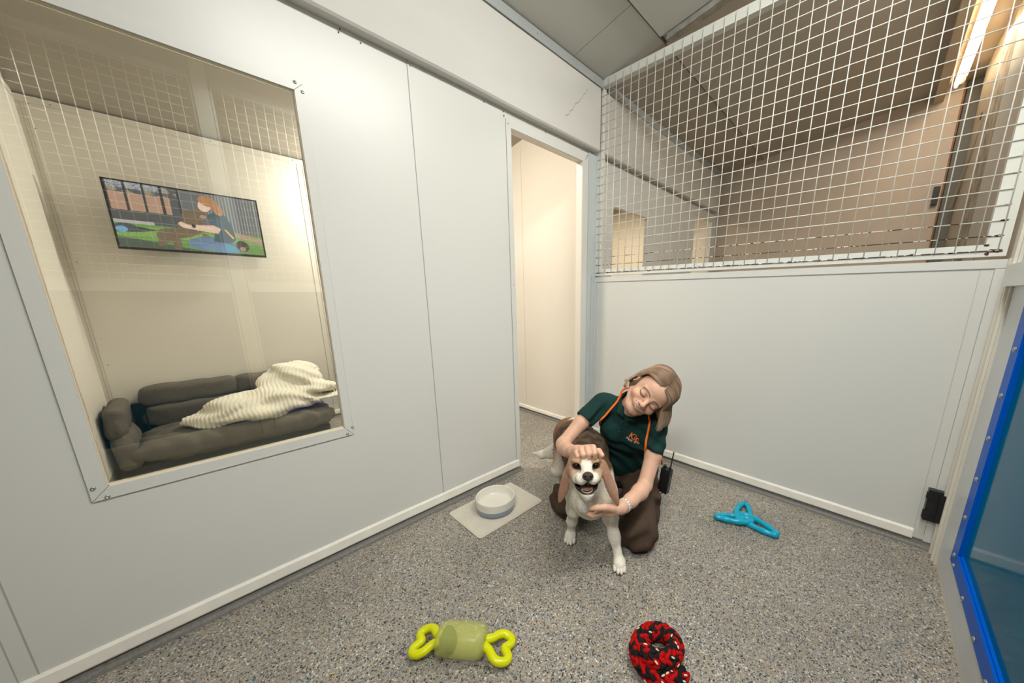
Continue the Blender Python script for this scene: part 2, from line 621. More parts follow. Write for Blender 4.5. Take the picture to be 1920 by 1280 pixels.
struct('ceiling_neighbour_main', bm, mat('neighbour_taupe_sheet', (0.54, 0.50, 0.44), 0.6, var=0.04, vscale=2))  # neighbour's ceiling, browner than the kennel's own panels
bm = bmesh.new()
slab(bm, lambda x: zB(x) + 0.001, 0.455, 0.462, YN, YF, 0.02)
struct('trim_14', bm, M['seam'])
# steel purlin that runs up over the mesh partition
bm = bmesh.new()
slab(bm, lambda x: zB(x) - 0.028, 0.5, 2.4, -0.006, 0.045, 0.06)
slab(bm, lambda x: zB(x) - 0.034, 0.5, 2.4, -0.010, 0.0, 0.012)
struct('trim_15', bm, M['metal'])
# boxed light beam over the neighbour's gate side
struct('trim_16', boxes((1.74, 1.80, 0.06, 2.47, 2.765, 2.90)), mat('pale_timber_fascia', (0.62, 0.52, 0.40), 0.5))
bm = bmesh.new()
slab(bm, lambda x: 2.86 + 0.155 * (x - 1.8), 1.8, 3.6, -0.012, YF + 0.05)
struct('ceiling_neighbour_side', bm, mat('pale_fascia_board', (0.55, 0.47, 0.36), 0.5))
# back wall: half-height panel
struct('wall_back', boxes((0.0, 1.99, 0.0, 0.04, 0.0, 1.2545), (0, 1.99, 0.002, 0.04, 1.2545, 1.289)), M['wall'])
struct('trim_18', boxes((0, 1.99, -0.004, 0.044, 1.2565, 1.290), (1.962, 1.992, -0.004, 0.0, 0.03, 1.2545), (0.004, 0.022, -0.003, 0.0, 0.03, 1.2545)), M['trim'])
struct('trim_19', boxes((0.0, 1.99, -0.0025, 0.0, 1.2535, 1.2562), (0.022, 0.0235, -0.002, 0, 0.06, 1.25), (1.960, 1.9618, -0.002, 0, 0.06, 1.25), (1.925, 1.9262, -0.001, 0, 0.06, 1.25)), M['greyseam'])

# skirtings with the floor sheet coved up under them
def skirting(name, axis, a, b, pos, sgn, z0=0.030, z1=0.078):
    bm = bmesh.new()
    prof = [(0, z0), (0.013, z0 + 0.001), (0.014, z0 + 0.006), (0.010, z1 - 0.008), (0.004, z1), (0, z1)]
    pts = [((pos + sgn * d), z) for d, z in prof]
    n = 40
    rows = []
    for i in range(n + 1):
        t = a + (b - a) * i / n
        j = 0.0015 * noise.noise((t * 6, 3, pos))
        if axis == 1:
            rows.append([bm.verts.new((p[0], t, p[1] + j)) for p in pts])
        else:
            rows.append([bm.verts.new((t, p[0], p[1] + j)) for p in pts])
    for r0, r1 in zip(rows[:-1], rows[1:]):
        for k in range(len(pts) - 1):
            bm.faces.new((r0[k], r0[k + 1], r1[k + 1], r1[k]))
    bm.faces.new(rows[0])
    bm.faces.new(rows[-1][::-1])
    bmesh.ops.recalc_face_normals(bm, faces=bm.faces)
    return struct(name, bm, M['skirt'])

def coving(name, axis, a, b, pos, sgn, h=0.034, m=None):
    bm = bmesh.new()
    prof = [(0.03, 0.0005), (0.018, 0.0025), (0.008, 0.010), (0.003, 0.022), (0.002, h), (0, h), (0, 0)]
    prism(bm, [(pos + sgn * d, z) for d, z in prof], axis, a, b)
    return struct(name, bm, m or M['coving'])

skirting('baseboard_left', 1, -2.98, -0.806, 0.0, 1)
skirting('baseboard_back', 0, 0.012, 1.925, 0.0, -1)
coving('trim_20', 1, YN, -0.788, 0.0, 1)
coving('trim_21', 0, 0.0, 1.99, 0.0, -1)

# side room
struct('wall_side_room_far', boxes((XS - 0.04, XS, -2.66, YF + 0.08, 0, 2.265)), M['cream'])
struct('wall_side_room_near', boxes((XS, -0.018, -2.66, -2.62, 0, 2.285)), M['cream'])
struct('wall_side_room_end', boxes((XS, -0.018, 0.045, 0.085, 0, 2.62)), M['cream'])
struct('wall_neighbour_side_end', boxes((XS, -0.04, YF, YF + 0.04, 0, 2.62)), M['cream'])
bm = bmesh.new()
prism(bm, [(XS - 0.06, 2.268), (-0.04, 2.60), (-0.04, 2.64), (XS - 0.06, 2.31)], 1, YN, YF + 0.1)
struct('ceiling_side_room', bm, M['upper'])
struct('wall_above_beam', boxes((-0.08, -0.04, YN, YF, 2.1, 2.64)), M['trim'])
struct('trim_22', boxes((XS, XS + 0.0022, -2.62, 0.045, 2.228, 2.2292), (XS, XS + 0.002, -1.339, -1.3365, 0.08, 2.228),
                        (XS, XS + 0.002, -1.300, -1.2985, 0.08, 2.228), (XS, XS + 0.002, -2.606, -2.604, 0.08, 2.228),
                        (XS, XS + 0.002, -2.592, -2.5908, 0.08, 2.228)), mat('cream_seam', (0.50, 0.45, 0.37), 0.6))
struct('trim_23', boxes((-0.872, -0.870, 0.043, 0.045, 0.08, 2.4), (XS, -0.04, -2.62, -2.6175, 2.24, 2.2415)), mat('pale_seam', (0.62, 0.57, 0.48), 0.6))
skirting('baseboard_side_far', 1, -2.62, 0.045, XS, 1, 0.030, 0.07)
skirting('baseboard_side_end', 0, XS, -0.05, 0.045, -1, 0.028, 0.062)
coving('trim_24', 0, XS, -0.05, -2.62, 1, 0.10, M['floor'])
coving('trim_25', 1, -2.62, 0.045, XS, 1)
coving('trim_26', 0, XS, -0.05, 0.045, -1)
bm = bmesh.new()
for y, z in [(-2.50, 2.245), (-1.84, 2.248), (-1.36, 2.25), (-1.34, 2.19), (-2.575, 2.225), (-2.575, 2.10), (-2.57, 1.36), (-2.57, 0.70)]:
    prof = [(0, 0.0025), (0.003, 0.002), (0.0045, 0)]
    b2 = bmesh.new()
    lathe(b2, prof, 10)
    bmesh.ops.rotate(b2, verts=b2.verts, cent=(0, 0, 0), matrix=Matrix.Rotation(R(90), 3, 'Y'))
    bmesh.ops.translate(b2, verts=b2.verts, vec=(XS, y, z))
    tmp = bpy.data.meshes.new('t')
    b2.to_mesh(tmp)
    b2.free()
    bm.from_mesh(tmp)
struct('trim_27', bm, mat('dull_screw', (0.35, 0.31, 0.26), 0.5))

# neighbour's end wall and gate side
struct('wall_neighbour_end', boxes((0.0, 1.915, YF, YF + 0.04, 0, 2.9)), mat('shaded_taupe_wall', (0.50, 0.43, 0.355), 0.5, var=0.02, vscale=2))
struct('wall_neighbour_gap', boxes((1.925, 2.06, YF + 0.02, YF + 0.05, 0, 2.9)), mat('gap_shade_strip', (0.16, 0.16, 0.145), 0.6))  # dark strip added for the shade in the deep gap
struct('trim_28', boxes((1.906, 1.917, YF - 0.006, YF, 0, 2.9)), mat('rusty_edge', (0.28, 0.13, 0.06), 0.7, var=0.3, vscale=20))
bm = boxes((XR, XR + 0.04, 1.74, 2.38, 0, 2.95))
struct('wall_neighbour_gate_post', bm, mat('beige_panel', (0.52, 0.47, 0.39), 0.5, var=0.03, vscale=3))
bm = bmesh.new()
for k in range(12):
    y = 1.27 + k * 0.039
    box(bm, XR + 0.004, XR + 0.022, y, y + 0.026, 0, 2.95)
box(bm, XR + 0.022, XR + 0.04, 1.25, 1.74, 0, 2.95)
struct('trim_29', bm, mat('ribbed_strip', (0.30, 0.26, 0.20), 0.6, var=0.5, vscale=9))
struct('wall_neighbour_gate_panel', boxes((XR, XR + 0.04, 0.86, 1.25, 0, 2.95)), mat('grey_white_panel', (0.50, 0.50, 0.47), 0.4))
struct('trim_30', boxes((XR, XR + 0.03, 0.845, 0.86, 0, 2.95)), M['hole'])
struct('trim_31', boxes((XR, XR + 0.04, 0.04, 0.845, 0, 2.95)), M['taupe'])
bm = bmesh.new()
tube(bm, [(1.985, 2.42, 1.90), (2.012, 1.75, 2.45)], 0.012, 6)
struct('trim_32', bm, M['taupe'])
struct('trim_33', boxes((XR - 0.004, XR, 1.98, 2.03, 2.42, 2.46)), M['hole'])

# corridor behind the gate side, and the near end behind the camera
struct('wall_corridor', boxes((3.4, 3.44, YN, YF, 0, 3.2)), M['taupe'])
struct('wall_near', boxes((XS, 3.44, YN - 0.04, YN, 0, 3.2)), M['taupe'])
struct('wall_corridor_end', boxes((2.04, 3.44, YF, YF + 0.04, 0, 3.3)), M['taupe'])

# right side post and threshold
struct('trim_34', boxes((1.992, 2.03, -0.118, 0.0, 0, 2.9), (1.984, 1.993, -0.040, -0.024, 0, 1.29), (1.984, 1.993, -0.10, -0.085, 0, 2.6)), M['post'])
struct('trim_35', boxes((2.0, 2.06, YN, -0.118, 0, 0.026)), M['post'])

# ------------------------------------------------------------------ mesh partition over the back wall
mp = empty('mesh_panel', (0.99, 0.02, 1.302))
tag(mp, 'white wire mesh panel with chipped rusty bottom wires above the half-height back wall', 'mesh panel')
X0, X1, Z0, Z1 = 0.002, 1.980, 1.302, 2.585
bm = boxes((X0, X1, 0.0, 0.036, Z0, Z0 + 0.046), (X0, X1, 0.0, 0.036, Z1 - 0.05, Z1), (X0, X0 + 0.046, 0.0, 0.036, Z0 + 0.046, Z1 - 0.05),
           (X1 - 0.058, X1, 0.0, 0.036, Z0 + 0.046, Z1 - 0.05))
child('frame', bm, M['frame'], mp)
bm = bmesh.new()
k = 0
while 1.955 - k * 0.0562 > 0.03:
    x = 1.955 - k * 0.0562
    tube(bm, [(x, -0.0065, Z0 + 0.02), (x, -0.0065, Z1 - 0.012)], 0.0021, 6)
    k += 1
child('vertical_wires', bm, M['wire'], mp, True)
bm = bmesh.new()
k = 0
while 1.323 + k * 0.0551 < Z1 - 0.01:
    z = 1.323 + k * 0.0551
    tube(bm, [(0.015, -0.0025, z), (1.958, -0.0025, z)], 0.0021, 6)
    k += 1
child('horizontal_wires', bm, M['mesh'], mp, True)
# chipped rust at the welds along the bottom rail: each chip a part
rust_m = mat('rust', (0.075, 0.035, 0.02), 0.8, var=0.4, vscale=60)
rnd = random.Random(3)
chips = [(x, 1.323 + rnd.uniform(-0.003, 0.002), rnd.uniform(0.009, 0.015), 0.32) for x in [0.035, 0.12, 0.26, 0.46, 0.62, 0.80, 0.97, 1.12, 1.27, 1.40, 1.56, 1.72, 1.83]]
chips += [(1.925, 1.345, 0.008, 0.6), (1.93, 1.312, 0.007, 0.8), (1.948, 1.322, 0.020, 0.35), (1.950, 1.378, 0.014, 0.3), (1.952, 1.433, 0.013, 0.3), (1.95, 1.489, 0.011, 0.3), (1.95, 1.598, 0.011, 0.3)]
for cx_, cz, rr, fl in chips:
    bm = bmesh.new()
    vv = [bm.verts.new((cx_ + rr * rnd.uniform(0.7, 1.3) * math.cos(a * math.pi / 6), -0.0006, cz + rr * fl * rnd.uniform(0.6, 1.3) * math.sin(a * math.pi / 6))) for a in range(12)]
    bm.faces.new(vv[::-1])
    child('rust_spot', bm, rust_m, mp)

# ------------------------------------------------------------------ gate with blue sheet on the right
gate = empty('kennel_gate', (2.0, -0.96, 0.026))
tag(gate, 'grey-white kennel gate with riveted glossy blue sheet at the right edge', 'gate')
GY0, GY1 = -1.80, -0.122
bm = boxes((2.0, 2.05, -0.30, GY1, 0.028, 2.62), (2.0, 2.05, GY0, -0.30, 0.028, 0.155), (2.0, 2.05, GY0, GY0 + 0.012, 0.155, 2.62), (2.0, 2.05, GY0, -0.30, 2.56, 2.62))
child('gate_frame', bm, M['gate'], gate)
bm = boxes((1.975, 2.05, GY0, -0.095, 1.185, 1.262))
bevel(bm, 0.003)
child('gate_rail', bm, M['trim'], gate)
child('blue_sheet', boxes((2.012, 2.016, GY0 + 0.012, -0.385, 0.215, 1.185)), M['bluesheet'], gate)
child('blue_border', boxes((1.998, 2.004, -0.385, -0.305, 0.150, 1.185), (1.998, 2.004, GY0 + 0.012, -0.385, 0.150, 0.215), (2.004, 2.014, -0.392, -0.385, 0.215, 1.185), (2.004, 2.014, GY0 + 0.012, -0.385, 0.215, 0.222)), M['blueedge'], gate)
for z in (0.195, 0.355, 0.51, 0.667, 0.822, 0.98, 1.13):
    b2 = screw_bm(0, 0, 0, 0.0095, 0.005)
    bmesh.ops.scale(b2, verts=b2.verts, vec=(-1, 1, 1))
    bmesh.ops.reverse_faces(b2, faces=b2.faces)
    bmesh.ops.translate(b2, verts=b2.verts, vec=(1.998, -0.349, z))
    child('rivet', b2, M['screw'], gate, True)
for y in (-0.375, -0.568, -0.754, -0.91, -1.1, -1.3, -1.5):
    b2 = screw_bm(0, 0, 0, 0.0085, 0.005)
    bmesh.ops.scale(b2, verts=b2.verts, vec=(-1, 1, 1))
    bmesh.ops.reverse_faces(b2, faces=b2.faces)
    bmesh.ops.translate(b2, verts=b2.verts, vec=(1.998, y, 0.165))
    child('rivet', b2, M['screw'], gate, True)
bm = bmesh.new()
y = -0.33
while y > GY0 + 0.02:
    tube(bm, [(1.996, y, 1.25), (1.996, y, 2.58)], 0.0026, 5)
    y -= 0.0562
z = 1.30
while z < 2.6:
    tube(bm, [(2.0, -0.29, z), (2.0, GY0 + 0.03, z)], 0.0026, 5)
    z += 0.0551
child('wire_grid', bm, M['wire'], gate, True)
struct('trim_36', boxes((1.99, 2.06, -1.885, -1.805, 0, 2.9)), M['trim'])
# the fixed front further along
ff = empty('fixed_gate_panel', (2.02, -2.6, 0.026))
tag(ff, 'grey-white fixed mesh front beside the gate post, behind the camera', 'gate')
child('blue_sheet', boxes((2.012, 2.016, -3.16, -1.90, 0.15, 1.185)), M['bluesheet'], ff)
child('frame', boxes((2.0, 2.05, -3.2, -1.89, 0.028, 0.15), (1.98, 2.05, -3.2, -1.89, 1.185, 1.262), (2.0, 2.05, -1.90, -1.89, 0.15, 2.62), (2.0, 2.05, -3.2, -3.16, 1.26, 2.62), (2.0, 2.05, -3.2, -1.89, 2.58, 2.62)), M['gate'], ff)
bm = bmesh.new()
y = -1.95
while y > -3.16:
    tube(bm, [(1.996, y, 1.25), (1.996, y, 2.59)], 0.0026, 5)
    y -= 0.0562
z = 1.30
while z < 2.6:
    tube(bm, [(2.0, -1.92, z), (2.0, -3.17, z)], 0.0026, 5)
    z += 0.0551
child('wire_grid', bm, M['wire'], ff, True)

# black gate buffer low on the back wall
hb = empty('gate_buffer', (1.965, -0.02, 0.15))
tag(hb, 'black plastic gate buffer fixed low on the back wall beside the blue gate', 'gate fitting')
bm = boxes((1.938, 1.992, -0.034, -0.002, 0.150, 0.300))
bevel(bm, 0.009, 3)
child('housing', bm, M['black'], hb)
bm = boxes((1.932, 1.950, -0.044, -0.030, 0.165, 0.200), (1.932, 1.950, -0.044, -0.030, 0.262, 0.290), (1.974, 1.990, -0.050, -0.030, 0.160, 0.292))
bevel(bm, 0.003)
child('bracket', bm, M['black'], hb)
for z in (0.158, 0.285):
    b2 = bmesh.new()
    lathe(b2, [(0, 0.004), (0.006, 0.004), (0.007, 0)], 12)
    bmesh.ops.rotate(b2, verts=b2.verts, cent=(0, 0, 0), matrix=Matrix.Rotation(R(90), 3, 'X'))
    bmesh.ops.translate(b2, verts=b2.verts, vec=(1.962, -0.034, z + (0.01 if z < 0.2 else -0.01)))
    child('bolt', b2, M['black'], hb)

# neighbour's tube light and small black box
tl = empty('tube_light', (1.865, 1.6, 2.86))
tag(tl, 'glowing warm fluorescent tube light over the neighbouring kennel, behind the wire mesh', 'light')
child('housing', boxes((1.835, 1.895, 0.35, 2.40, 2.835, 2.862)), M['trim'], tl)
bm = bmesh.new()
tube(bm, [(1.850, 0.38, 2.818), (1.850, 2.37, 2.818)], 0.011, 10)
child('tube', bm, emit('tube_glow', (1.0, 0.80, 0.52), 9), tl, True)
bm = bmesh.new()
tube(bm, [(1.884, 0.38, 2.818), (1.884, 2.20, 2.818)], 0.009, 10)
child('tube', bm, emit('tube_glow_warm', (1.0, 0.72, 0.42), 6), tl, True)
bx_ = obj('junction_box', boxes((1.855, 1.895, YF - 0.035, YF, 1.94, 2.085)), M['black'])
tag(bx_, 'small black box on the neighbouring end wall behind the mesh', 'junction box')
#@@STATIC2

# ------------------------------------------------------------------ implicit-surface modelling (numpy surface nets)
class Field:
    """signed distance field on a grid whose spacing may vary along each axis"""
    def __init__(self, xs, ys, zs):
        self.ax = [np.asarray(a, np.float32) for a in (xs, ys, zs)]
        self.v = np.full((len(xs), len(ys), len(zs)), 0.05, np.float32)

    def block(self, lo, hi):
        sl = []
        for a, l, h in zip(self.ax, lo, hi):
            i, j = np.searchsorted(a, l), np.searchsorted(a, h)
            if j - i < 1:
                return None
            sl.append(slice(i, j))
        g = np.meshgrid(*[a[s] for a, s in zip(self.ax, sl)], indexing='ij', sparse=True)
        return tuple(sl), g

    def add(self, f, lo, hi, k=0.01, mode='u'):
        m = 0.03 + k
        b = self.block([q - m for q in lo], [q + m for q in hi])
        if b is None:
            return
        sl, g = b
        d = np.asarray(f(*g), np.float32)
        v = self.v[sl]
        if mode == 'u':
            h = np.clip(0.5 + 0.5 * (v - d) / k, 0, 1) if k > 0 else (v > d).astype(np.float32)
            self.v[sl] = v * (1 - h) + d * h - k * h * (1 - h)
        elif mode == 's':
            d = -d
            h = np.clip(0.5 - 0.5 * (v - d) / k, 0, 1)
            self.v[sl] = v * (1 - h) + d * h + k * h * (1 - h)
        elif mode == 'a':
            self.v[sl] = v + d

    def cone(self, a, b, ra, rb, k=0.01, mode='u'):
        a, b = np.array(a, float), np.array(b, float)
        ab = b - a
        L = float(ab @ ab) + 1e-12
        r = max(ra, rb)
        def f(x, y, z):
            t = np.clip(((x - a[0]) * ab[0] + (y - a[1]) * ab[1] + (z - a[2]) * ab[2]) / L, 0, 1)
            return np.sqrt((x - a[0] - t * ab[0]) ** 2 + (y - a[1] - t * ab[1]) ** 2 + (z - a[2] - t * ab[2]) ** 2) - (ra + (rb - ra) * t)
        self.add(f, np.minimum(a, b) - r, np.maximum(a, b) + r, k, mode)

    def chain(self, pts, k=0.01, mode='u'):
        for p, q in zip(pts[:-1], pts[1:]):
            self.cone(p[:3], q[:3], p[3], q[3], k, mode)

    def ell(self, c, r, k=0.01, rot=None, mode='u'):
        c = np.array(c, float)
        Rm = np.eye(3) if rot is None else np.array(rot, float)      # rows = local axes
        r = np.array(r, float)
        m = float(max(r))
        def f(x, y, z):
            X, Y, Z = x - c[0], y - c[1], z - c[2]
            u = (Rm[0, 0] * X + Rm[0, 1] * Y + Rm[0, 2] * Z) / r[0]
            v = (Rm[1, 0] * X + Rm[1, 1] * Y + Rm[1, 2] * Z) / r[1]
            w_ = (Rm[2, 0] * X + Rm[2, 1] * Y + Rm[2, 2] * Z) / r[2]
            k0 = np.sqrt(u * u + v * v + w_ * w_)
            k1 = np.sqrt((u / r[0]) ** 2 + (v / r[1]) ** 2 + (w_ / r[2]) ** 2) + 1e-9
            return k0 * (k0 - 1) / k1
        self.add(f, c - m, c + m, k, mode)

    def rbox(self, c, r, rad, k=0.01, rot=None, mode='u'):
        c = np.array(c, float)
        Rm = np.eye(3) if rot is None else np.array(rot, float)
        r = np.array(r, float) - rad
        m = float(np.linalg.norm(r)) + rad
        def f(x, y, z):
            X, Y, Z = x - c[0], y - c[1], z - c[2]
            q = [np.abs(Rm[i, 0] * X + Rm[i, 1] * Y + Rm[i, 2] * Z) - r[i] for i in range(3)]
            o = np.sqrt(sum(np.maximum(a, 0) ** 2 for a in q))
            return o + np.minimum(np.maximum(np.maximum(q[0], q[1]), q[2]), 0) - rad
        self.add(f, c - m, c + m, k, mode)

    def mesh(self):
        v = self.v
        nx, ny, nz = v.shape
        neg = v < 0
        c = neg[:-1, :-1, :-1].astype(np.int8)
        for dx in (0, 1):
            for dy in (0, 1):
                for dz in (0, 1):
                    if dx + dy + dz:
                        c = c + neg[dx:nx - 1 + dx, dy:ny - 1 + dy, dz:nz - 1 + dz]
        act = (c > 0) & (c < 8)
        I = np.argwhere(act)
        idx = np.full(act.shape, -1, np.int32)
        idx[act] = np.arange(len(I))
        X, Y, Z = self.ax
        acc = np.zeros((len(I), 3))
        cnt = np.zeros(len(I))
        corners = [(a, b, d) for a in (0, 1) for b in (0, 1) for d in (0, 1)]
        for p in corners:
            for axis in range(3):
                if p[axis] == 0:
                    q = list(p)
                    q[axis] = 1
                    ip, iq = I + p, I + q
                    a = v[ip[:, 0], ip[:, 1], ip[:, 2]]
                    b = v[iq[:, 0], iq[:, 1], iq[:, 2]]
                    m = (a < 0) != (b < 0)
                    t = np.where(m, a / np.where(m, a - b, 1), 0)
                    pa = np.stack([X[ip[:, 0]], Y[ip[:, 1]], Z[ip[:, 2]]], 1)
                    pb = np.stack([X[iq[:, 0]], Y[iq[:, 1]], Z[iq[:, 2]]], 1)
                    acc += np.where(m[:, None], pa + (pb - pa) * t[:, None], 0)
                    cnt += m
        V = acc / cnt[:, None]
        F = []
        for axis in range(3):
            sl0 = [slice(None)] * 3
            sl1 = [slice(None)] * 3
            sl0[axis] = slice(0, -1)
            sl1[axis] = slice(1, None)
            A, B = neg[tuple(sl0)], neg[tuple(sl1)]
            E = np.argwhere(A != B)
            o1, o2 = [(1, 2), (2, 0), (0, 1)][axis]
            ok = (E[:, o1] > 0) & (E[:, o2] > 0)
            for d in (o1, o2):
                ok &= E[:, d] < act.shape[d]
            ok &= E[:, axis] < act.shape[axis]
            E = E[ok]
            ins = A[E[:, 0], E[:, 1], E[:, 2]]
            def g(d1, d2):
                q = E.copy()
                q[:, o1] -= d1
                q[:, o2] -= d2
                return idx[q[:, 0], q[:, 1], q[:, 2]]
            quad = np.stack([g(1, 1), g(0, 1), g(0, 0), g(1, 0)], 1)
            quad[~ins] = quad[~ins][:, ::-1]
            F.append(quad)
        F = np.concatenate(F)
        F = F[(F >= 0).all(1)]
        return V, F


def smooth_verts(V, F, n=1, lam=0.5):
    for _ in range(n):
        S = np.zeros_like(V)
        c = np.zeros(len(V))
        for a in range(4):
            i, j = F[:, a], F[:, (a + 1) % 4]
            np.add.at(S, i, V[j])
            np.add.at(S, j, V[i])
            np.add.at(c, i, 1)
            np.add.at(c, j, 1)
        V = V + lam * (S / np.maximum(c, 1)[:, None] - V)
    return V


def np_mesh(name, V, F, m, parent=None, colors=None):
    me = bpy.data.meshes.new(name)
    me.vertices.add(len(V))
    me.vertices.foreach_set('co', np.asarray(V, np.float32).ravel())
    k = F.shape[1]
    me.loops.add(len(F) * k)
    me.loops.foreach_set('vertex_index', np.asarray(F, np.int32).ravel())
    me.polygons.add(len(F))
    me.polygons.foreach_set('loop_start', np.arange(0, len(F) * k, k, dtype=np.int32))
    me.update(calc_edges=True)
    me.validate()
    if colors is not None:
        ca = me.color_attributes.new('Col', 'FLOAT_COLOR', 'POINT')
        ca.data.foreach_set('color', np.concatenate([colors, np.ones((len(V), 1))], 1).astype(np.float32).ravel())
    return link(name, me, m, parent, True)


def axis_steps(*seg):
    """(start, step, stop, step, stop ...) -> coordinates with changing spacing"""
    out = [seg[0]]
    i = 1
    while i < len(seg):
        st, end = seg[i], seg[i + 1]
        n = max(1, int(round((end - out[-1]) / st)))
        s0 = out[-1]
        out += [s0 + (end - s0) * (q + 1) / n for q in range(n)]
        i += 2
    return out


def sstep(a, b, x):
    t = np.clip((x - a) / (b - a), 0, 1)
    return t * t * (3 - 2 * t)


def vnoise(P, s, seed=0.0):
    """cheap smooth noise from summed sines, -1..1"""
    x, y, z = P[:, 0] * s + seed, P[:, 1] * s + seed * 1.7, P[:, 2] * s + seed * 0.6
    return (np.sin(x + 1.7 * np.sin(y * 0.8 + 0.5)) + np.sin(y * 1.1 + 1.3 * np.sin(z * 0.9)) + np.sin(z * 1.2 + 1.5 * np.sin(x * 0.7 + 2))) / 3


# ------------------------------------------------------------------ television on the side room's far wall
tv = empty('television', (XS + 0.08, -2.022, 1.655))
tag(tv, 'thin black wall-mounted television showing a person hugging a brown dog', 'television')
tv.rotation_euler = (0, R(-0.5), 0)
def tvp(pts):
    return pts
bm = boxes((0.03, 0.058, -0.362, 0.362, -0.208, 0.208))
bevel(bm, 0.003)
o = obj('casing', bm, mat('tv_black', (0.008, 0.008, 0.009), 0.25), tv)
bm = boxes((-0.08, 0.032, -0.12, 0.12, -0.10, 0.10))
obj('wall_bracket', bm, M['black'], tv)
# the screen: a fine grid of picture cells
NW, NH = 300, 170
yy, zz = np.meshgrid(np.linspace(-0.352, 0.352, NW), np.linspace(-0.192, 0.199, NH), indexing='ij')
U = (yy + 0.352) / 0.704
Vv = (zz + 0.192) / 0.391          # 0 bottom .. 1 top
img = np.zeros((NW, NH, 3))
rs = np.random.RandomState(4)
nzz = rs.rand(NW, NH)
def paint(mask, c, var=0.0):
    f = (1 + var * (nzz[mask] - 0.5))[:, None]
    img[mask] = np.array(c) * f
def poly(pts):
    m = np.zeros(U.shape, bool)
    j = len(pts) - 1
    for i in range(len(pts)):
        xi, yi = pts[i]
        xj, yj = pts[j]
        c = ((yi > Vv) != (yj > Vv)) & (U < (xj - xi) * (Vv - yi) / (yj - yi + 1e-9) + xi)
        m ^= c
        j = i
    return m
def disc(cx, cy, rx, ry, a=0):
    x, y = (U - cx) * 1.8, Vv - cy
    c, s_ = math.cos(a), math.sin(a)
    X, Y = x * c + y * s_, -x * s_ + y * c
    return (X / (rx * 1.8)) ** 2 + (Y / ry) ** 2 < 1
paint(U > -1, (0.085, 0.085, 0.09), 0.3)
paint((Vv > 0.80) & (U < 0.45) & (np.sin(U * 60) + np.sin(Vv * 50 + U * 31) > 0.2), (0.30, 0.22, 0.15), 0.8)
paint((Vv > 0.90) & (U < 0.35) & (nzz > 0.4), (0.35, 0.38, 0.42), 0.4)
paint((Vv > 0.57) & (Vv < 0.84) & (U < 0.37), (0.42, 0.25, 0.17), 0.35)
paint((Vv > 0.57) & (U < 0.48) & (np.abs(((U * 9.3) % 1) - 0.5) > 0.42), (0.035, 0.035, 0.04))
paint((Vv > 0.42) & (Vv < 0.57), (0.075, 0.075, 0.075), 0.5)
paint((Vv > 0.36) & (Vv < 0.42) & (U < 0.24), (0.42, 0.38, 0.34), 0.3)
paint((Vv < 0.37) & (U < 1.1), (0.14, 0.27, 0.065), 0.7)
paint((Vv < 0.33) & (Vv > 0.17) & (nzz > 0.3), (0.23, 0.36, 0.10), 0.6)
paint(poly([(0, 0), (0.55, 0), (0.35, 0.06), (0.15, 0.12), (0, 0.16)]), (0.07, 0.09, 0.065), 0.7)
paint(poly([(0, 0.30), (0.0, 0.22), (0.12, 0.24), (0.26, 0.29), (0.10, 0.34)]), (0.04, 0.05, 0.05), 0.3)
paint(disc(0.06, 0.30, 0.07, 0.07), (0.06, 0.07, 0.08), 0.4)
paint(disc(0.035, 0.27, 0.035, 0.05), (0.15, 0.32, 0.46), 0.3)
fence = (U > 0.44) & (Vv > 0.36) & (Vv > 0.36 + (U - 0.7) * -0.25 - 0.02)
paint(fence, (0.13, 0.13, 0.135), 0.3)
paint(fence & (U > 0.62) & (np.abs(((U * 42) % 1) - 0.5) > 0.33), (0.32, 0.31, 0.29), 0.2)
paint(poly([(0.74, 0.40), (1, 0.30), (1, 0.19), (0.74, 0.33)]), (0.42, 0.28, 0.20), 0.3)
# dog in the picture
br = (0.165, 0.11, 0.07)
for d in ((0.31, 0.23, 0.075, 0.11, 0.3), (0.40, 0.29, 0.12, 0.085, 0.2), (0.27, 0.13, 0.03, 0.10, -0.5), (0.36, 0.12, 0.03, 0.11, 0), (0.48, 0.40, 0.09, 0.13, 0.4),
          (0.50, 0.56, 0.075, 0.13, 0.1), (0.545, 0.63, 0.06, 0.10, 0.5), (0.58, 0.24, 0.025, 0.09, 0.8), (0.36, 0.05, 0.03, 0.05, 0)):
    paint(disc(*d), br, 0.9)
paint(disc(0.575, 0.60, 0.025, 0.03), (0.42, 0.24, 0.18), 0.2)
# person in the picture
paint(disc(0.60, 0.14, 0.17, 0.12, 0.05), (0.13, 0.20, 0.30), 0.4)
paint(disc(0.68, 0.07, 0.15, 0.07, 0), (0.16, 0.24, 0.35), 0.4)
paint(poly([(0.60, 0.62), (0.66, 0.70), (0.74, 0.66), (0.78, 0.50), (0.79, 0.25), (0.74, 0.17), (0.62, 0.19), (0.64, 0.40)]), (0.06, 0.095, 0.12), 0.35)
paint(poly([(0.39, 0.44), (0.42, 0.38), (0.66, 0.33), (0.69, 0.42), (0.64, 0.47), (0.46, 0.44), (0.41, 0.48)]), (0.72, 0.48, 0.36), 0.12)
paint(poly([(0.62, 0.62), (0.70, 0.58), (0.71, 0.42), (0.62, 0.48)]), (0.08, 0.12, 0.15), 0.3)
paint(disc(0.495, 0.425, 0.016, 0.03), (0.02, 0.02, 0.025))
paint(disc(0.60, 0.79, 0.045, 0.10, -0.4), (0.75, 0.52, 0.40), 0.1)
paint(disc(0.63, 0.87, 0.07, 0.085, -0.3), (0.42, 0.19, 0.08), 0.6)
paint(disc(0.69, 0.75, 0.035, 0.10, 0.3), (0.45, 0.20, 0.08), 0.7)
paint(poly([(0.71, 0.42), (0.725, 0.42), (0.78, 0.27), (0.765, 0.26)]), (0.75, 0.45, 0.08))
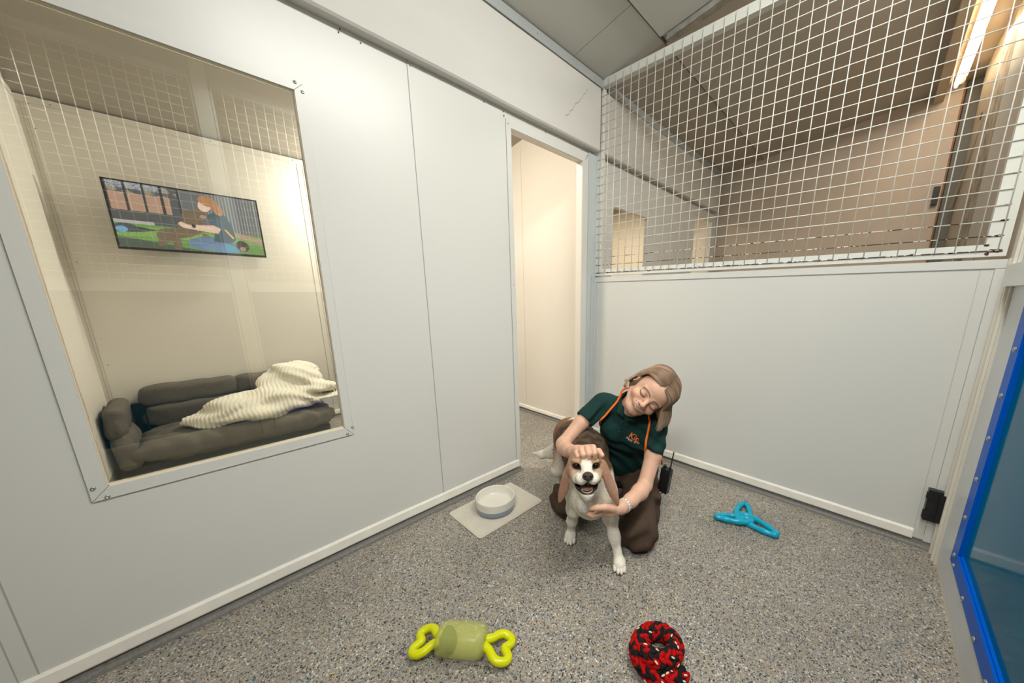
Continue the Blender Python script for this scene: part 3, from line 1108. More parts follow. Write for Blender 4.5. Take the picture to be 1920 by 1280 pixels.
paint(poly([(0.70, 0.18), (0.79, 0.10), (0.76, 0.0), (0.68, 0.08)]), (0.10, 0.30, 0.42), 0.2)
paint(disc(0.83, 0.14, 0.05, 0.10, 0.4), (0.05, 0.045, 0.04), 0.5)
paint(disc(0.83, 0.09, 0.025, 0.04), (0.40, 0.24, 0.16), 0.5)
idx = np.arange(NW * NH).reshape(NW, NH)
F = np.stack([idx[:-1, :-1], idx[1:, :-1], idx[1:, 1:], idx[:-1, 1:]], -1).reshape(-1, 4)
V = np.stack([np.full(U.shape, 0.0585), yy, zz], -1).reshape(-1, 3)
scr = bpy.data.materials.new('lit_screen')
scr.use_nodes = True
nt = scr.node_tree
at_ = nt.nodes.new('ShaderNodeAttribute')
at_.attribute_name = 'Col'
pb = nt.nodes['Principled BSDF']
pb.inputs['Base Color'].default_value = (0.01, 0.01, 0.01, 1)
pb.inputs['Roughness'].default_value = 0.3
nt.links.new(at_.outputs['Color'], pb.inputs['Emission Color'])
pb.inputs['Emission Strength'].default_value = 0.8
np_mesh('screen', V, F, scr, tv, img.reshape(-1, 3))

# ------------------------------------------------------------------ dog bed and throw in the side room
fab = mat('charcoal_canvas', (0.15, 0.128, 0.098), 0.85, bump=0.35, bscale=500, var=0.14, vscale=90, spec=0.2)
bed = empty('dog_bed', (-1.84, -2.02, 0.0))
tag(bed, 'charcoal canvas sofa-style dog bed with bolsters under the television', 'dog bed')
bm = boxes((-0.24, 0.20, -0.54, 0.53, 0.0, 0.10), (-0.26, -0.20, -0.50, 0.50, 0.10, 0.42), (-0.22, 0.18, -0.555, -0.52, 0.10, 0.30))
bevel(bm, 0.008)
obj('base_frame', bm, mat('black_canvas', (0.008, 0.008, 0.009), 0.8), bed)

def cushion(name, c, half, puff, wr=0.006, rot=None, seam=True, seed=0.0, parent=bed, h=0.006, m=None):
    rad = max(abs(q) for q in half) + puff + 0.03
    hh = [abs(q) for q in half]
    ext = np.sqrt(sum(q * q for q in hh)) + 0.03 if rot is not None else None
    lo = [c[i] - (ext or (hh[i] + puff + 0.02)) for i in range(3)]
    hi = [c[i] + (ext or (hh[i] + puff + 0.02)) for i in range(3)]
    f = Field(*[np.arange(lo[i], hi[i], h) for i in range(3)])
    Rm = np.eye(3) if rot is None else np.array(rot)
    def fn(x, y, z):
        X, Y, Z = x - c[0], y - c[1], z - c[2]
        q = [Rm[i, 0] * X + Rm[i, 1] * Y + Rm[i, 2] * Z for i in range(3)]
        a = [np.abs(q[i]) / hh[i] for i in range(3)]
        p = 4.5
        thin = int(np.argmin(hh))
        o1, o2 = [i for i in range(3) if i != thin]
        edge = (np.clip(1 - np.clip(a[o1], 0, 1) ** 4, 0, 1) * np.clip(1 - np.clip(a[o2], 0, 1) ** 4, 0, 1)) ** 0.5
        sc = [1.0, 1.0, 1.0]
        d = ((a[o1]) ** 6 + (a[o2]) ** 6 + (a[thin] / (0.62 + 0.42 * edge + 1e-3)) ** 3.4) ** (1 / 3.6) - 1
        wv = wr * (np.sin(q[o1] * 38 + 5 * np.sin(q[o2] * 9 + seed) + seed) * 0.5 + np.sin(q[o2] * 55 + 4 * np.sin(q[o1] * 13) + seed * 2) * 0.35 * (0.3 + a[o1]))
        return d * min(hh) * 0.7 + wv * (0.35 + 0.65 * np.clip(a[o2], 0, 1))
    f.add(fn, [l + 0.04 for l in lo], [q - 0.04 for q in hi], 0.0)
    V, F = f.mesh()
    V = smooth_verts(V, F, 1)
    return np_mesh(name, V, F, m or fab, parent)

cushion('mattress', (0.015, 0.03, 0.178), (0.25, 0.545, 0.088), 0.0, 0.0075, seed=1.0)
def rotx(a):
    c, s_ = math.cos(a), math.sin(a)
    return [[1, 0, 0], [0, c, s_], [0, -s_, c]]
def roty(a):
    c, s_ = math.cos(a), math.sin(a)
    return [[c, 0, -s_], [0, 1, 0], [s_, 0, c]]
bc = cushion('back_cushion', (-0.225, -0.20, 0.465), (0.055, 0.262, 0.075), 0.0, 0.0038, seed=2.2)
cushion('back_cushion', (-0.225, 0.29, 0.465), (0.055, 0.262, 0.075), 0.0, 0.0038, seed=4.1)
cushion('back_cushion', (-0.205, 0.04, 0.32), (0.05, 0.50, 0.085), 0.0, 0.0038, seed=3.0)
cushion('arm_cushion', (-0.005, -0.545, 0.385), (0.225, 0.045, 0.105), 0.0, 0.004, rot=rotx(R(-6)), seed=5.0)
cushion('arm_cushion', (0.005, -0.530, 0.200), (0.215, 0.052, 0.115), 0.0, 0.006, rot=rotx(R(5)), seed=6.5)
bm = bmesh.new()
tube(bm, [(-0.205, -0.42, 0.40), (-0.19, -0.45, 0.25)], 0.007, 8)
tube(bm, [(-0.14, -0.44, 0.36), (-0.155, -0.44, 0.22)], 0.005, 8)
obj('strap', bm, M['black'], bed)

# ribbed throw, heaped over the mattress
cr_m = mat('cream_fleece', (0.80, 0.75, 0.63), 0.95, bump=0.3, bscale=220, var=0.04, vscale=50, spec=0.15, sss=0.0)
f = Field(np.arange(-2.10, -1.50, 0.005), np.arange(-2.36, -1.33, 0.005), np.arange(0.20, 0.72, 0.005))
def B(c, r, yaw=0, tilt=0, k=0.04):
    e = Euler((0, tilt, yaw)).to_matrix().transposed()
    f.ell(c, r, k, [list(q) for q in e])
B((-1.74, -1.88, 0.305), (0.16, 0.36, 0.060), 0.10, 0.05)
B((-1.80, -1.78, 0.36), (0.15, 0.28, 0.085), 0.05, 0.1)
B((-1.90, -1.66, 0.47), (0.12, 0.22, 0.10), -0.1, 0.2, 0.06)
B((-1.94, -1.62, 0.55), (0.09, 0.15, 0.06), -0.1, 0.1, 0.06)
B((-1.78, -1.52, 0.40), (0.13, 0.15, 0.045), -0.3, 0.0)
B((-1.72, -1.47, 0.335), (0.12, 0.12, 0.020), 0.4, 0.0)
B((-1.76, -2.12, 0.320), (0.12, 0.14, 0.055), 0.1, 0.0)
B((-1.78, -2.00, 0.375), (0.12, 0.18, 0.065), 0.1, 0.05)
B((-1.76, -2.265, 0.300), (0.035, 0.05, 0.022), 0.2, 0.0)
g_ = np.meshgrid(*f.ax, indexing='ij', sparse=True)
s1 = (g_[1] * 1.0 + (g_[0] + 1.8) * 0.35 + 0.03 * np.sin(g_[2] * 14 + 1.0) + 0.012 * np.sin(g_[0] * 30))
f.v += (0.0062 * (np.abs(np.sin(s1 * math.pi / 0.026)) ** 0.7 * -1 + 0.6)).astype(np.float32)
f.v += (0.006 * np.sin(g_[2] * 70 + 6 * np.sin(g_[1] * 8)) * np.sin(g_[0] * 22)).astype(np.float32)
f.v += (0.012 * np.sin(g_[1] * 18 + g_[2] * 30 + 2) * np.sin(g_[0] * 14 + g_[2] * 9)).astype(np.float32)
V, F = f.mesh()
V = smooth_verts(V, F, 1)
bl = np_mesh('throw_blanket', V, F, cr_m)
tag(bl, 'cream ribbed fleece throw heaped on the dark dog bed', 'blanket')

# ------------------------------------------------------------------ mat and bowl
bm = bmesh.new()
mx_, my_ = 0.2385, -1.166
prof = []
hw, hh_, rc = 0.150, 0.214, 0.020
def rrect(hw, hh, rc, n=6):
    p = []
    for sx, sy, a0 in ((1, 1, 0), (-1, 1, 90), (-1, -1, 180), (1, -1, 270)):
        for q in range(n + 1):
            a = R(a0 + 90 * q / n)
            p.append((sx * (hw - rc) + rc * math.cos(a), sy * (hh - rc) + rc * math.sin(a)))
    return p
rings = []
for ins, z in ((0, 0), (0, 0.004), (0.001, 0.005), (0.004, 0.005), (0.006, 0.0035), (0.02, 0.0033)):
    rings.append([bm.verts.new((p[0], p[1], z)) for p in rrect(hw - ins, hh_ - ins, rc)])
for a, b in zip(rings[:-1], rings[1:]):
    for k in range(len(a)):
        bm.faces.new((a[k], a[(k + 1) % len(a)], b[(k + 1) % len(a)], b[k]))
bm.faces.new(rings[-1])
bm.faces.new(rings[0][::-1])
o = obj('feeding_mat', bm, mat('cream_silicone', (0.60, 0.55, 0.465), 0.55, var=0.05, vscale=12, bump=0.05, bscale=30), None, True)
o.location = (mx_, my_, 0.0005)
o.rotation_euler = (0, 0, R(0))
tag(o, 'flat cream silicone feeding mat on the floor under the dog bowl', 'mat')
bowl = empty('dog_bowl', (0.243, -1.177, 0.0042))
tag(bowl, 'round cream ceramic dog bowl with blue-grey band on the feeding mat', 'bowl')
bm = bmesh.new()
lathe(bm, [(0, 0.030), (0.06, 0.030), (0.086, 0.033), (0.094, 0.042), (0.0975, 0.072), (0.0995, 0.0785), (0.1025, 0.081), (0.1055, 0.0785), (0.1062, 0.07),
           (0.1050, 0.036)], 64)
obj('bowl_body', bm, mat('cream_glaze', (0.72, 0.69, 0.61), 0.22, var=0.02, vscale=8, coat=0.3), bowl, True)
bm = bmesh.new()
lathe(bm, [(0.1050, 0.036), (0.1040, 0.016), (0.1005, 0.006), (0.094, 0.0), (0, 0.0)], 64)
obj('bowl_band', bm, mat('blue_grey_glaze', (0.24, 0.29, 0.37), 0.35, var=0.04, vscale=20, coat=0.2), bowl, True)

# ------------------------------------------------------------------ blue tug toy (three linked loops)
toy = mat('blue_rubber', (0.0, 0.35, 0.52), 0.3, spec=0.5, var=0.03, vscale=30)
cx_, cy_ = 1.287, -0.365
def loop_pts(tip, base, wid):
    tip, base = Vector(tip), Vector(base)
    d = (tip - base)
    L_ = d.length
    d.normalize()
    n_ = Vector((-d.y, d.x, 0))
    out = []
    for q in range(56):
        a = 2 * math.pi * q / 56
        t = (1 - math.cos(a)) / 2
        wv = wid * math.sin(a) * (0.85 + 0.15 * math.cos(a)) * (1 - 0.18 * t)
        bump = 0.0018 * math.sin(a * 9)
        out.append(base + d * (L_ * t) + n_ * wv + Vector((0, 0, 0.004 * math.sin(a * 1.0))))
    return out
bm = bmesh.new()
tris = [((1.176, -0.448), (1.325, -0.362), 0.036), ((1.258, -0.224), (1.290, -0.402), 0.041), ((1.444, -0.396), (1.258, -0.350), 0.036)]
for tip, base, wd in tris:
    P = loop_pts((*tip, 0.0165), (*base, 0.0165), wd)
    rr = [0.0138 + 0.0016 * math.cos(2 * math.pi * 9 * q / 56) for q in range(56)]
    tube(bm, P, rr, 12, closed=True)
o = obj('tug_toy', bm, toy, None, True)
tag(o, 'bright blue rubber tug toy of three linked loops on the floor by the back wall', 'dog toy')

# ------------------------------------------------------------------ neon green squeaky toy
neon = mat('neon_rubber', (0.62, 0.64, 0.0), 0.28, spec=0.5, sss=0.3)
neon.node_tree.nodes['Principled BSDF'].inputs['Subsurface Scale'].default_value = 1.5
neon_b = mat('neon_translucent_barrel', (0.60, 0.62, 0.15), 0.3, spec=0.5, alpha=0.42)
sq = empty('chew_toy', (0.795, -1.722, 0.0), R(37.5))
sq.scale = (1.22, 1.22, 1.12)
tag(sq, 'neon yellow-green chew toy with fat barrel and bone-shaped ends on the floor', 'dog toy')
bm = bmesh.new()
prof = [(0, -0.066), (0.022, -0.066), (0.033, -0.063), (0.040, -0.055), (0.043, -0.045), (0.043, 0.045), (0.040, 0.055), (0.033, 0.063), (0.022, 0.066), (0, 0.066)]
lathe(bm, prof, 40)
bmesh.ops.rotate(bm, verts=bm.verts, cent=(0, 0, 0), matrix=Matrix.Rotation(R(90), 3, 'Y'))
bmesh.ops.translate(bm, verts=bm.verts, vec=(0, 0, 0.044))
obj('barrel', bm, neon_b, sq, True)
for sx in (-1, 1):
    pts = []
    for (x, y) in [(0.060, 0.010), (0.078, 0.020), (0.092, 0.038), (0.108, 0.046), (0.124, 0.040), (0.130, 0.026), (0.124, 0.012), (0.116, 0.0),
                   (0.124, -0.012), (0.130, -0.026), (0.124, -0.040), (0.108, -0.046), (0.092, -0.038), (0.078, -0.020), (0.060, -0.010)]:
        pts.append((sx * x, y * 0.80, 0.020 + (0.130 - x) * 0.30))
    bm = bmesh.new()
    tube(bm, crom(pts, 4), 0.0115, 12)
    obj('bone_end', bm, neon, sq, True)
bm = bmesh.new()
lathe(bm, [(0, -0.003), (0.028, -0.003), (0.033, 0), (0.028, 0.003), (0.014, 0.004), (0.010, 0.012), (0, 0.012)], 24)
bmesh.ops.rotate(bm, verts=bm.verts, cent=(0, 0, 0), matrix=Matrix.Rotation(R(62), 3, 'Y'))
bmesh.ops.translate(bm, verts=bm.verts, vec=(-0.036, 0.0, 0.040))
obj('squeaker', bm, mat('grey_squeaker', (0.05, 0.08, 0.06), 0.5), sq, True)
# ------------------------------------------------------------------ plaited rope ring
rope_cols = {'red': mat('red_rope', (0.42, 0.003, 0.003), 0.8, bump=0.5, bscale=260, var=0.15, vscale=120, spec=0.2),
             'blk': mat('black_rope', (0.012, 0.011, 0.011), 0.85, bump=0.5, bscale=260, spec=0.2)}
rg = empty('rope_toy', (1.278, -1.308, 0.0))
rg.scale = (0.9, 0.9, 0.9)
tag(rg, 'knotted ring of red and black plaited rope on the floor near the bottom edge', 'dog toy')
path = []
for q in range(100):
    a = 2 * math.pi * 1.30 * q / 99 + R(-62)
    rad = 0.060 + 0.006 * math.sin(a * 2 + 1)
    z = 0.036 + (0.0 if q < 60 else 0.050 * sstep(60, 84, q)) 
    rad += 0.0 if q < 70 else 0.006 * (q - 70) / 29
    path.append(Vector((rad * 0.86 * math.cos(a + 0.2), rad * 1.12 * math.sin(a + 0.2), z)))
tail = [Vector((0.10, -0.035, 0.034)), Vector((0.088, -0.055, 0.032)), Vector((0.065, -0.075, 0.034))]
path = crom([(0.100, -0.006, 0.030), (0.098, -0.030, 0.030), (0.085, -0.058, 0.032), (0.045, -0.082, 0.034), (0.0, -0.080, 0.035), (-0.045, -0.055, 0.035), (-0.062, -0.005, 0.036),
             (-0.048, 0.045, 0.036), (-0.008, 0.074, 0.037), (0.034, 0.062, 0.042), (0.056, 0.025, 0.052), (0.058, -0.018, 0.066), (0.040, -0.052, 0.072),
             (0.006, -0.064, 0.070), (-0.028, -0.050, 0.060)], 14)
def strand(k, ns, wraps, off, r):
    out = []
    up = Vector((0, 0, 1))
    n = len(path)
    for i, p in enumerate(path):
        t = (path[min(i + 1, n - 1)] - path[max(i - 1, 0)]).normalized()
        a = t.cross(up).normalized()
        b = t.cross(a)
        ph = 2 * math.pi * (k / ns + wraps * i / n)
        out.append(p + (a * math.cos(ph) + b * math.sin(ph)) * off)
    return out
# two families of strands wind in opposite directions; each strand rises and dips to plait
segs = {'red': bmesh.new(), 'blk': bmesh.new(), 'wht': bmesh.new()}
ns = 6
n = len(path)
def lobe(bm, p, d, nrm, L_, W_):
    """one visible rope stitch"""
    d = d.normalized()
    nrm = (nrm - d * nrm.dot(d)).normalized()
    s_ = d.cross(nrm)
    rows = []
    for i in range(7):
        t = -1 + 2 * i / 6
        rr = math.sqrt(max(0.0, 1 - t * t)) ** 0.8
        if i in (0, 6):
            rows.append([bm.verts.new(p + d * L_ * t)])
        else:
            rows.append([bm.verts.new(p + d * L_ * t + (s_ * math.cos(2 * math.pi * k / 8) + nrm * math.sin(2 * math.pi * k / 8)) * W_ * rr) for k in range(8)])
    for a, b in zip(rows[:-1], rows[1:]):
        for k in range(8):
            k2 = (k + 1) % 8
            if len(a) == 1:
                bm.faces.new((a[0], b[k2], b[k]))
            elif len(b) == 1:
                bm.faces.new((a[k], a[k2], b[0]))
            else:
                bm.faces.new((a[k], a[k2], b[k2], b[k]))
Ltot = sum((path[i + 1] - path[i]).length for i in range(n - 1))
cum = [0]
for i in range(n - 1):
    cum.append(cum[-1] + (path[i + 1] - path[i]).length)
def at_len(s_):
    for i in range(n - 1):
        if cum[i + 1] >= s_:
            t = (s_ - cum[i]) / (cum[i + 1] - cum[i])
            p = path[i].lerp(path[i + 1], t)
            return p, (path[i + 1] - path[i]).normalized()
    return path[-1], (path[-1] - path[-2]).normalized()
rr_ = random.Random(5)
fleck_m = mat('cream_thread', (0.75, 0.62, 0.48), 0.8)
ring_n = 10
step = 0.0135
s_ = 0.006
row = 0
while s_ < Ltot - 0.004:
    p, t = at_len(s_)
    a = t.cross(Vector((0, 0, 1))).normalized()
    b = t.cross(a)
    endf = min(1.0, 0.55 + min(s_, Ltot - s_) / 0.03)
    for k in range(ring_n):
        ph = 2 * math.pi * (k + (0.5 if row % 2 else 0)) / ring_n
        nrm = a * math.cos(ph) + b * math.sin(ph)
        tang = -a * math.sin(ph) + b * math.cos(ph)
        sgn = 1 if (k % 2 == 0) else -1
        col = 'blk' if ((k * 2 + row + (row // 4)) % 7 in (0, 1, 2)) or (k in (3, 8) and row % 5 < 3) else 'red'
        lobe(segs[col], p + nrm * 0.0245 * endf, t * 1.0 + tang * 0.75 * sgn, nrm, 0.0165, 0.0082)
        if rr_.random() < 0.08:
            wb2 = bmesh.new()
            lobe(wb2, p + nrm * 0.0310 * endf, t + tang * 0.75 * sgn, nrm, 0.008, 0.0032)
            obj('white_fleck', wb2, fleck_m, rg, True)
    s_ += step
    row += 1
core = bmesh.new()
tube(core, path, 0.022, 12)
obj('red_rope', segs['red'], rope_cols['red'], rg, True)
obj('black_rope', segs['blk'], rope_cols['blk'], rg, True)
obj('rope_core', core, rope_cols['red'], rg, True)
#@@FIG
# ------------------------------------------------------------------ figures: local frame r (right), s (away from the camera side), z (up)
FA = math.atan2(0.57, 0.82)
FR = Vector((0.8211, 0.5708, 0))
FS = Vector((-0.5708, 0.8211, 0))
def figure(name, r, s):
    e = empty(name, CAM + FR * r + FS * s)
    e.location.z = 0
    e.rotation_euler = (0, 0, FA)
    return e
def nrm(v):
    v = np.array(v, float)
    return v / np.linalg.norm(v)

skin_m = mat('skin', attr=True, rough=0.5, sss=0.12, var=0.03, vscale=60, spec=0.4)
shirt_m = mat('bottle_green_pique', (0.007, 0.036, 0.033), 0.8, bump=0.4, bscale=900, var=0.12, vscale=200, spec=0.25)
trouser_m = mat('brown_twill', (0.066, 0.042, 0.029), 0.85, bump=0.3, bscale=600, var=0.15, vscale=150, spec=0.2)
hair_m = mat('blonde_hair', attr=True, rough=0.42, spec=0.5, bump=0.2, bscale=30, stretch=(1, 1, 1))
fur_m = mat('fur', attr=True, rough=0.75, spec=0.25, var=0.10, vscale=160, bump=0.35, bscale=260)
SKIN = np.array((0.64, 0.385, 0.27))

# ---- the kneeling person
PR, PS = 0.10, 1.66
person = figure('person', PR, PS)
tag(person, 'person in dark green polo and brown trousers kneeling, head tilted, one hand on the dog', 'person')
OFF = np.array((PR, PS, 0.0))

# head frame: rows are the head's own x (its left), y (back), z (up) in the local frame
def head_axes(toward, phi, upr, upu, yaw=0.0):
    T = nrm(toward)
    U = nrm(np.array((0, 0, 1.0)) - T * T[2])
    Rr = np.cross(U, T)
    up0 = nrm(upr * Rr + upu * U)
    z = math.cos(phi) * up0 + math.sin(phi) * T
    y = -(math.cos(phi) * T - math.sin(phi) * up0)
    x = np.cross(y, z)
    c, s_ = math.cos(yaw), math.sin(yaw)
    x, y = c * x + s_ * y, -s_ * x + c * y
    return np.stack([x, y, z])

HS = 1.12
H = head_axes((-0.118, -0.95, 0.289), R(14), 0.83, 0.56, R(15))
HO = np.array((0.176, 1.405, 0.722)) - H.T @ (np.array((0, -0.083, 0)) * HS)
hd = Field(*[np.arange(a, b, 0.0017) for a, b in ((-0.10, 0.10), (-0.14, 0.125), (-0.15, 0.14))])
hd.ell((0, 0.014, 0.030), (0.072, 0.092, 0.084), 0.02)
hd.ell((0, -0.022, -0.025), (0.0565, 0.062, 0.080), 0.03)
hd.ell((0, -0.045, 0.040), (0.054, 0.042, 0.044), 0.03)
hd.ell((0, -0.066, -0.093), (0.018, 0.018, 0.015), 0.024)
for sx in (-1, 1):
    hd.cone((sx * 0.046, 0.000, -0.055), (sx * 0.017, -0.058, -0.092), 0.015, 0.013, 0.03)
    hd.ell((sx * 0.037, -0.060, -0.033), (0.022, 0.020, 0.019), 0.022)
    hd.ell((sx * 0.031, -0.090, 0.001), (0.018, 0.010, 0.011), 0.012, mode='s')
    hd.ell((sx * 0.030, -0.0735, -0.0015), (0.0155, 0.0145, 0.0125), 0.004)
    hd.cone((sx * 0.012, -0.084, 0.0140), (sx * 0.044, -0.072, 0.0160), 0.0045, 0.004, 0.014)
hd.cone((0, -0.083, 0.006), (0, -0.105, -0.023), 0.0075, 0.0085, 0.012)
hd.ell((0, -0.1065, -0.028), (0.0095, 0.009, 0.0085), 0.007)
for sx in (-1, 1):
    hd.ell((sx * 0.0115, -0.0960, -0.031), (0.0068, 0.0085, 0.0065), 0.006)
    hd.ell((sx * 0.0055, -0.1025, -0.0375), (0.0028, 0.004, 0.0025), 0.002, mode='s')
    hd.ell((sx * 0.075, 0.012, -0.010), (0.009, 0.017, 0.030), 0.006, rot=[[1, 0, 0], [0, 0.97, 0.25], [0, -0.25, 0.97]])
    hd.ell((sx * 0.082, 0.008, -0.008), (0.006, 0.009, 0.016), 0.004, mode='s')
def arc(z0, zc, y0, yc, w_, n=9):
    return [(w_ * (2 * i / (n - 1) - 1), y0 + (yc - y0) * (1 - (2 * i / (n - 1) - 1) ** 2), z0 + (zc - z0) * (1 - (2 * i / (n - 1) - 1) ** 2)) for i in range(n)]
mouth_up = arc(-0.0395, -0.0485, -0.072, -0.0955, 0.0285)
mouth_lo = arc(-0.0405, -0.0615, -0.072, -0.0925, 0.0280)
hd.ell((0, -0.081, -0.051), (0.031, 0.014, 0.018), 0.012)
hd.add(lambda x, y, z: np.maximum(np.maximum(z - (-0.0415 - 0.0080 * (1 - np.clip(x / 0.025, -1, 1) ** 2)), (-0.0420 - 0.0150 * (1 - np.clip(x / 0.025, -1, 1) ** 2)) - z), np.maximum(np.abs(x) - 0.0245, y + 0.080)) + 0 * x,
       (-0.03, -0.115, -0.070), (0.03, -0.07, -0.030), 0.001, 's')
hd.ell((0, -0.078, -0.051), (0.0250, 0.0120, 0.012), 0.0005)
hd.chain([(*p, 0.0026 + 0.0014 * math.sin(math.pi * i / 8)) for i, p in enumerate(mouth_up)], 0.003)
hd.chain([(*p, 0.0028 + 0.0024 * math.sin(math.pi * i / 8)) for i, p in enumerate(mouth_lo)], 0.003)

bx0 = axis_steps(-0.29, 0.0026, 0.09, 0.0017, 0.26, 0.003, 0.35)
by0 = axis_steps(1.08, 0.0024, 1.29, 0.0019, 1.44, 0.004, 1.92)
bz0 = axis_steps(0.14, 0.004, 0.24, 0.0026, 0.63, 0.0018, 0.79, 0.003, 0.92)
bd = Field(bx0, by0, bz0)
shL, shR = (-0.026, 1.616, 0.628), (0.241, 1.539, 0.552)
elL, elR = (-0.196, 1.475, 0.470), (0.182, 1.405, 0.325)
wrL, wrR = (-0.124, 1.285, 0.525), (0.074, 1.235, 0.320)
# trunk under the clothes
bd.ell((0.12, 1.77, 0.24), (0.135, 0.095, 0.10), 0.03)
bd.ell((0.118, 1.71, 0.38), (0.105, 0.075, 0.12), 0.04)
bd.ell((0.108, 1.635, 0.51), (0.118, 0.082, 0.12), 0.04)
bd.cone((0.02, 1.612, 0.625), (0.195, 1.56, 0.585), 0.045, 0.045, 0.03)
# neck
nk0, nk1 = np.array((0.118, 1.575, 0.625)), HO + H.T @ (np.array((0, 0.022, -0.045)) * HS)
bd.cone(nk0, nk1, 0.058, 0.052, 0.02)
# arms
bd.chain([(*shL, 0.038), (-0.120, 1.548, 0.548, 0.0355), (*elL, 0.031)], 0.015)
bd.chain([(*elL, 0.031), (-0.180, 1.420, 0.475, 0.0335), (-0.152, 1.350, 0.498, 0.0285), (*wrL, 0.0225)], 0.015)
bd.chain([(*shR, 0.038), (0.222, 1.480, 0.440, 0.0365), (*elR, 0.0315)], 0.015)
bd.chain([(*elR, 0.0315), (0.157, 1.360, 0.318, 0.0340), (0.114, 1.292, 0.317, 0.0285), (*wrR, 0.0235)], 0.015)
# hand on the dog's head: palm, four bent fingers, thumb
bd.chain([(*wrL, 0.0245), (-0.105, 1.255, 0.547, 0.022)], 0.015)
for kx, kr in (((-0.104, 1.232, 0.553), 0.0125), ((-0.088, 1.228, 0.565), 0.014), ((-0.068, 1.226, 0.573), 0.0145), ((-0.049, 1.230, 0.574), 0.014)):
    bd.cone((-0.104 + (kx[0] + 0.078) * 0.45, 1.272, 0.540), kx, 0.018, kr, 0.008)
fing = [[(-0.105, 1.232, 0.553, 0.0115), (-0.106, 1.205, 0.562, 0.0108), (-0.100, 1.187, 0.556, 0.0100), (-0.094, 1.190, 0.545, 0.0085)],
        [(-0.088, 1.228, 0.565, 0.0122), (-0.087, 1.198, 0.578, 0.0118), (-0.080, 1.178, 0.568, 0.0108), (-0.076, 1.182, 0.552, 0.009)],
        [(-0.068, 1.226, 0.573, 0.0125), (-0.065, 1.196, 0.587, 0.0122), (-0.059, 1.175, 0.574, 0.0110), (-0.056, 1.180, 0.556, 0.009)],
        [(-0.048, 1.230, 0.574, 0.0122), (-0.043, 1.202, 0.589, 0.0118), (-0.037, 1.180, 0.576, 0.0107), (-0.035, 1.184, 0.558, 0.0088)]]
for c in fing:
    bd.chain(c, 0.0016)
bd.chain([(-0.082, 1.252, 0.540, 0.015), (-0.050, 1.235, 0.560, 0.0125), (-0.022, 1.208, 0.572, 0.0112), (-0.009, 1.196, 0.562, 0.0095)], 0.005)
# hand under the dog's chest
bd.chain([(*wrR, 0.0240), (0.045, 1.222, 0.316, 0.021)], 0.015)
for (x, y, z), kr in (((-0.008, 1.205, 0.325), 0.0135), ((-0.010, 1.212, 0.309), 0.014), ((-0.008, 1.222, 0.295), 0.0135), ((-0.002, 1.235, 0.283), 0.012)):
    bd.cone((0.042, 1.226, 0.306 + (z - 0.30) * 0.4), (x, y, z), 0.017, kr, 0.008)
bd.chain([(-0.008, 1.205, 0.311, 0.0115), (-0.040, 1.200, 0.297, 0.0105), (-0.075, 1.212, 0.304, 0.0098), (-0.103, 1.228, 0.313, 0.0082)], 0.0018)
bd.chain([(-0.008, 1.214, 0.300, 0.0118), (-0.043, 1.216, 0.286, 0.0108), (-0.078, 1.232, 0.290, 0.0098), (-0.106, 1.250, 0.302, 0.0082)], 0.0018)
bd.chain([(-0.006, 1.226, 0.290, 0.0112), (-0.038, 1.236, 0.276, 0.0104), (-0.068, 1.252, 0.280, 0.0094), (-0.092, 1.268, 0.291, 0.008)], 0.0018)
bd.chain([(-0.002, 1.238, 0.280, 0.0105), (-0.028, 1.252, 0.270, 0.0094), (-0.050, 1.266, 0.272, 0.0085), (-0.068, 1.280, 0.280, 0.0072)], 0.0018)
bd.chain([(0.040, 1.212, 0.328, 0.017), (0.008, 1.190, 0.345, 0.0135), (-0.022, 1.176, 0.350, 0.0115), (-0.046, 1.172, 0.347, 0.0092)], 0.006)
# fit the head into the body field
def head_fn(x, y, z):
    X, Y, Z = np.broadcast_arrays(x - HO[0], y - HO[1], z - HO[2])
    q = [(H[i, 0] * X + H[i, 1] * Y + H[i, 2] * Z) / HS for i in range(3)]
    q[2] = np.where(q[2] < 0, q[2] / 0.85, q[2])
    idx = [np.clip((q[i] - hd.ax[i][0]) / 0.0017, 0, len(hd.ax[i]) - 1.001) for i in range(3)]
    i0 = [a.astype(np.int32) for a in idx]
    t = [a - b for a, b in zip(idx, i0)]
    o = 0
    for dx in (0, 1):
        for dy in (0, 1):
            for dz in (0, 1):
                wt = (t[0] if dx else 1 - t[0]) * (t[1] if dy else 1 - t[1]) * (t[2] if dz else 1 - t[2])
                o = o + wt * hd.v[i0[0] + dx, i0[1] + dy, i0[2] + dz]
    return o * HS
bd.add(head_fn, HO - 0.12, HO + 0.12, 0.010)
V, F = bd.mesh()
V = smooth_verts(V, F, 1, 0.4)
Q = ((V - HO) @ H.T) / HS                      # head coordinates of every vertex
Q[:, 2] = np.where(Q[:, 2] < 0, Q[:, 2] / 0.85, Q[:, 2])
C_ = np.tile(SKIN, (len(V), 1)) * (1 + 0.05 * vnoise(V, 60)[:, None])
def blend(mask, col):
    global C_
    C_ = C_ * (1 - mask[:, None]) + np.array(col) * mask[:, None]
inh = (np.linalg.norm(Q, axis=1) < 0.16)
fr = -Q[:, 1]
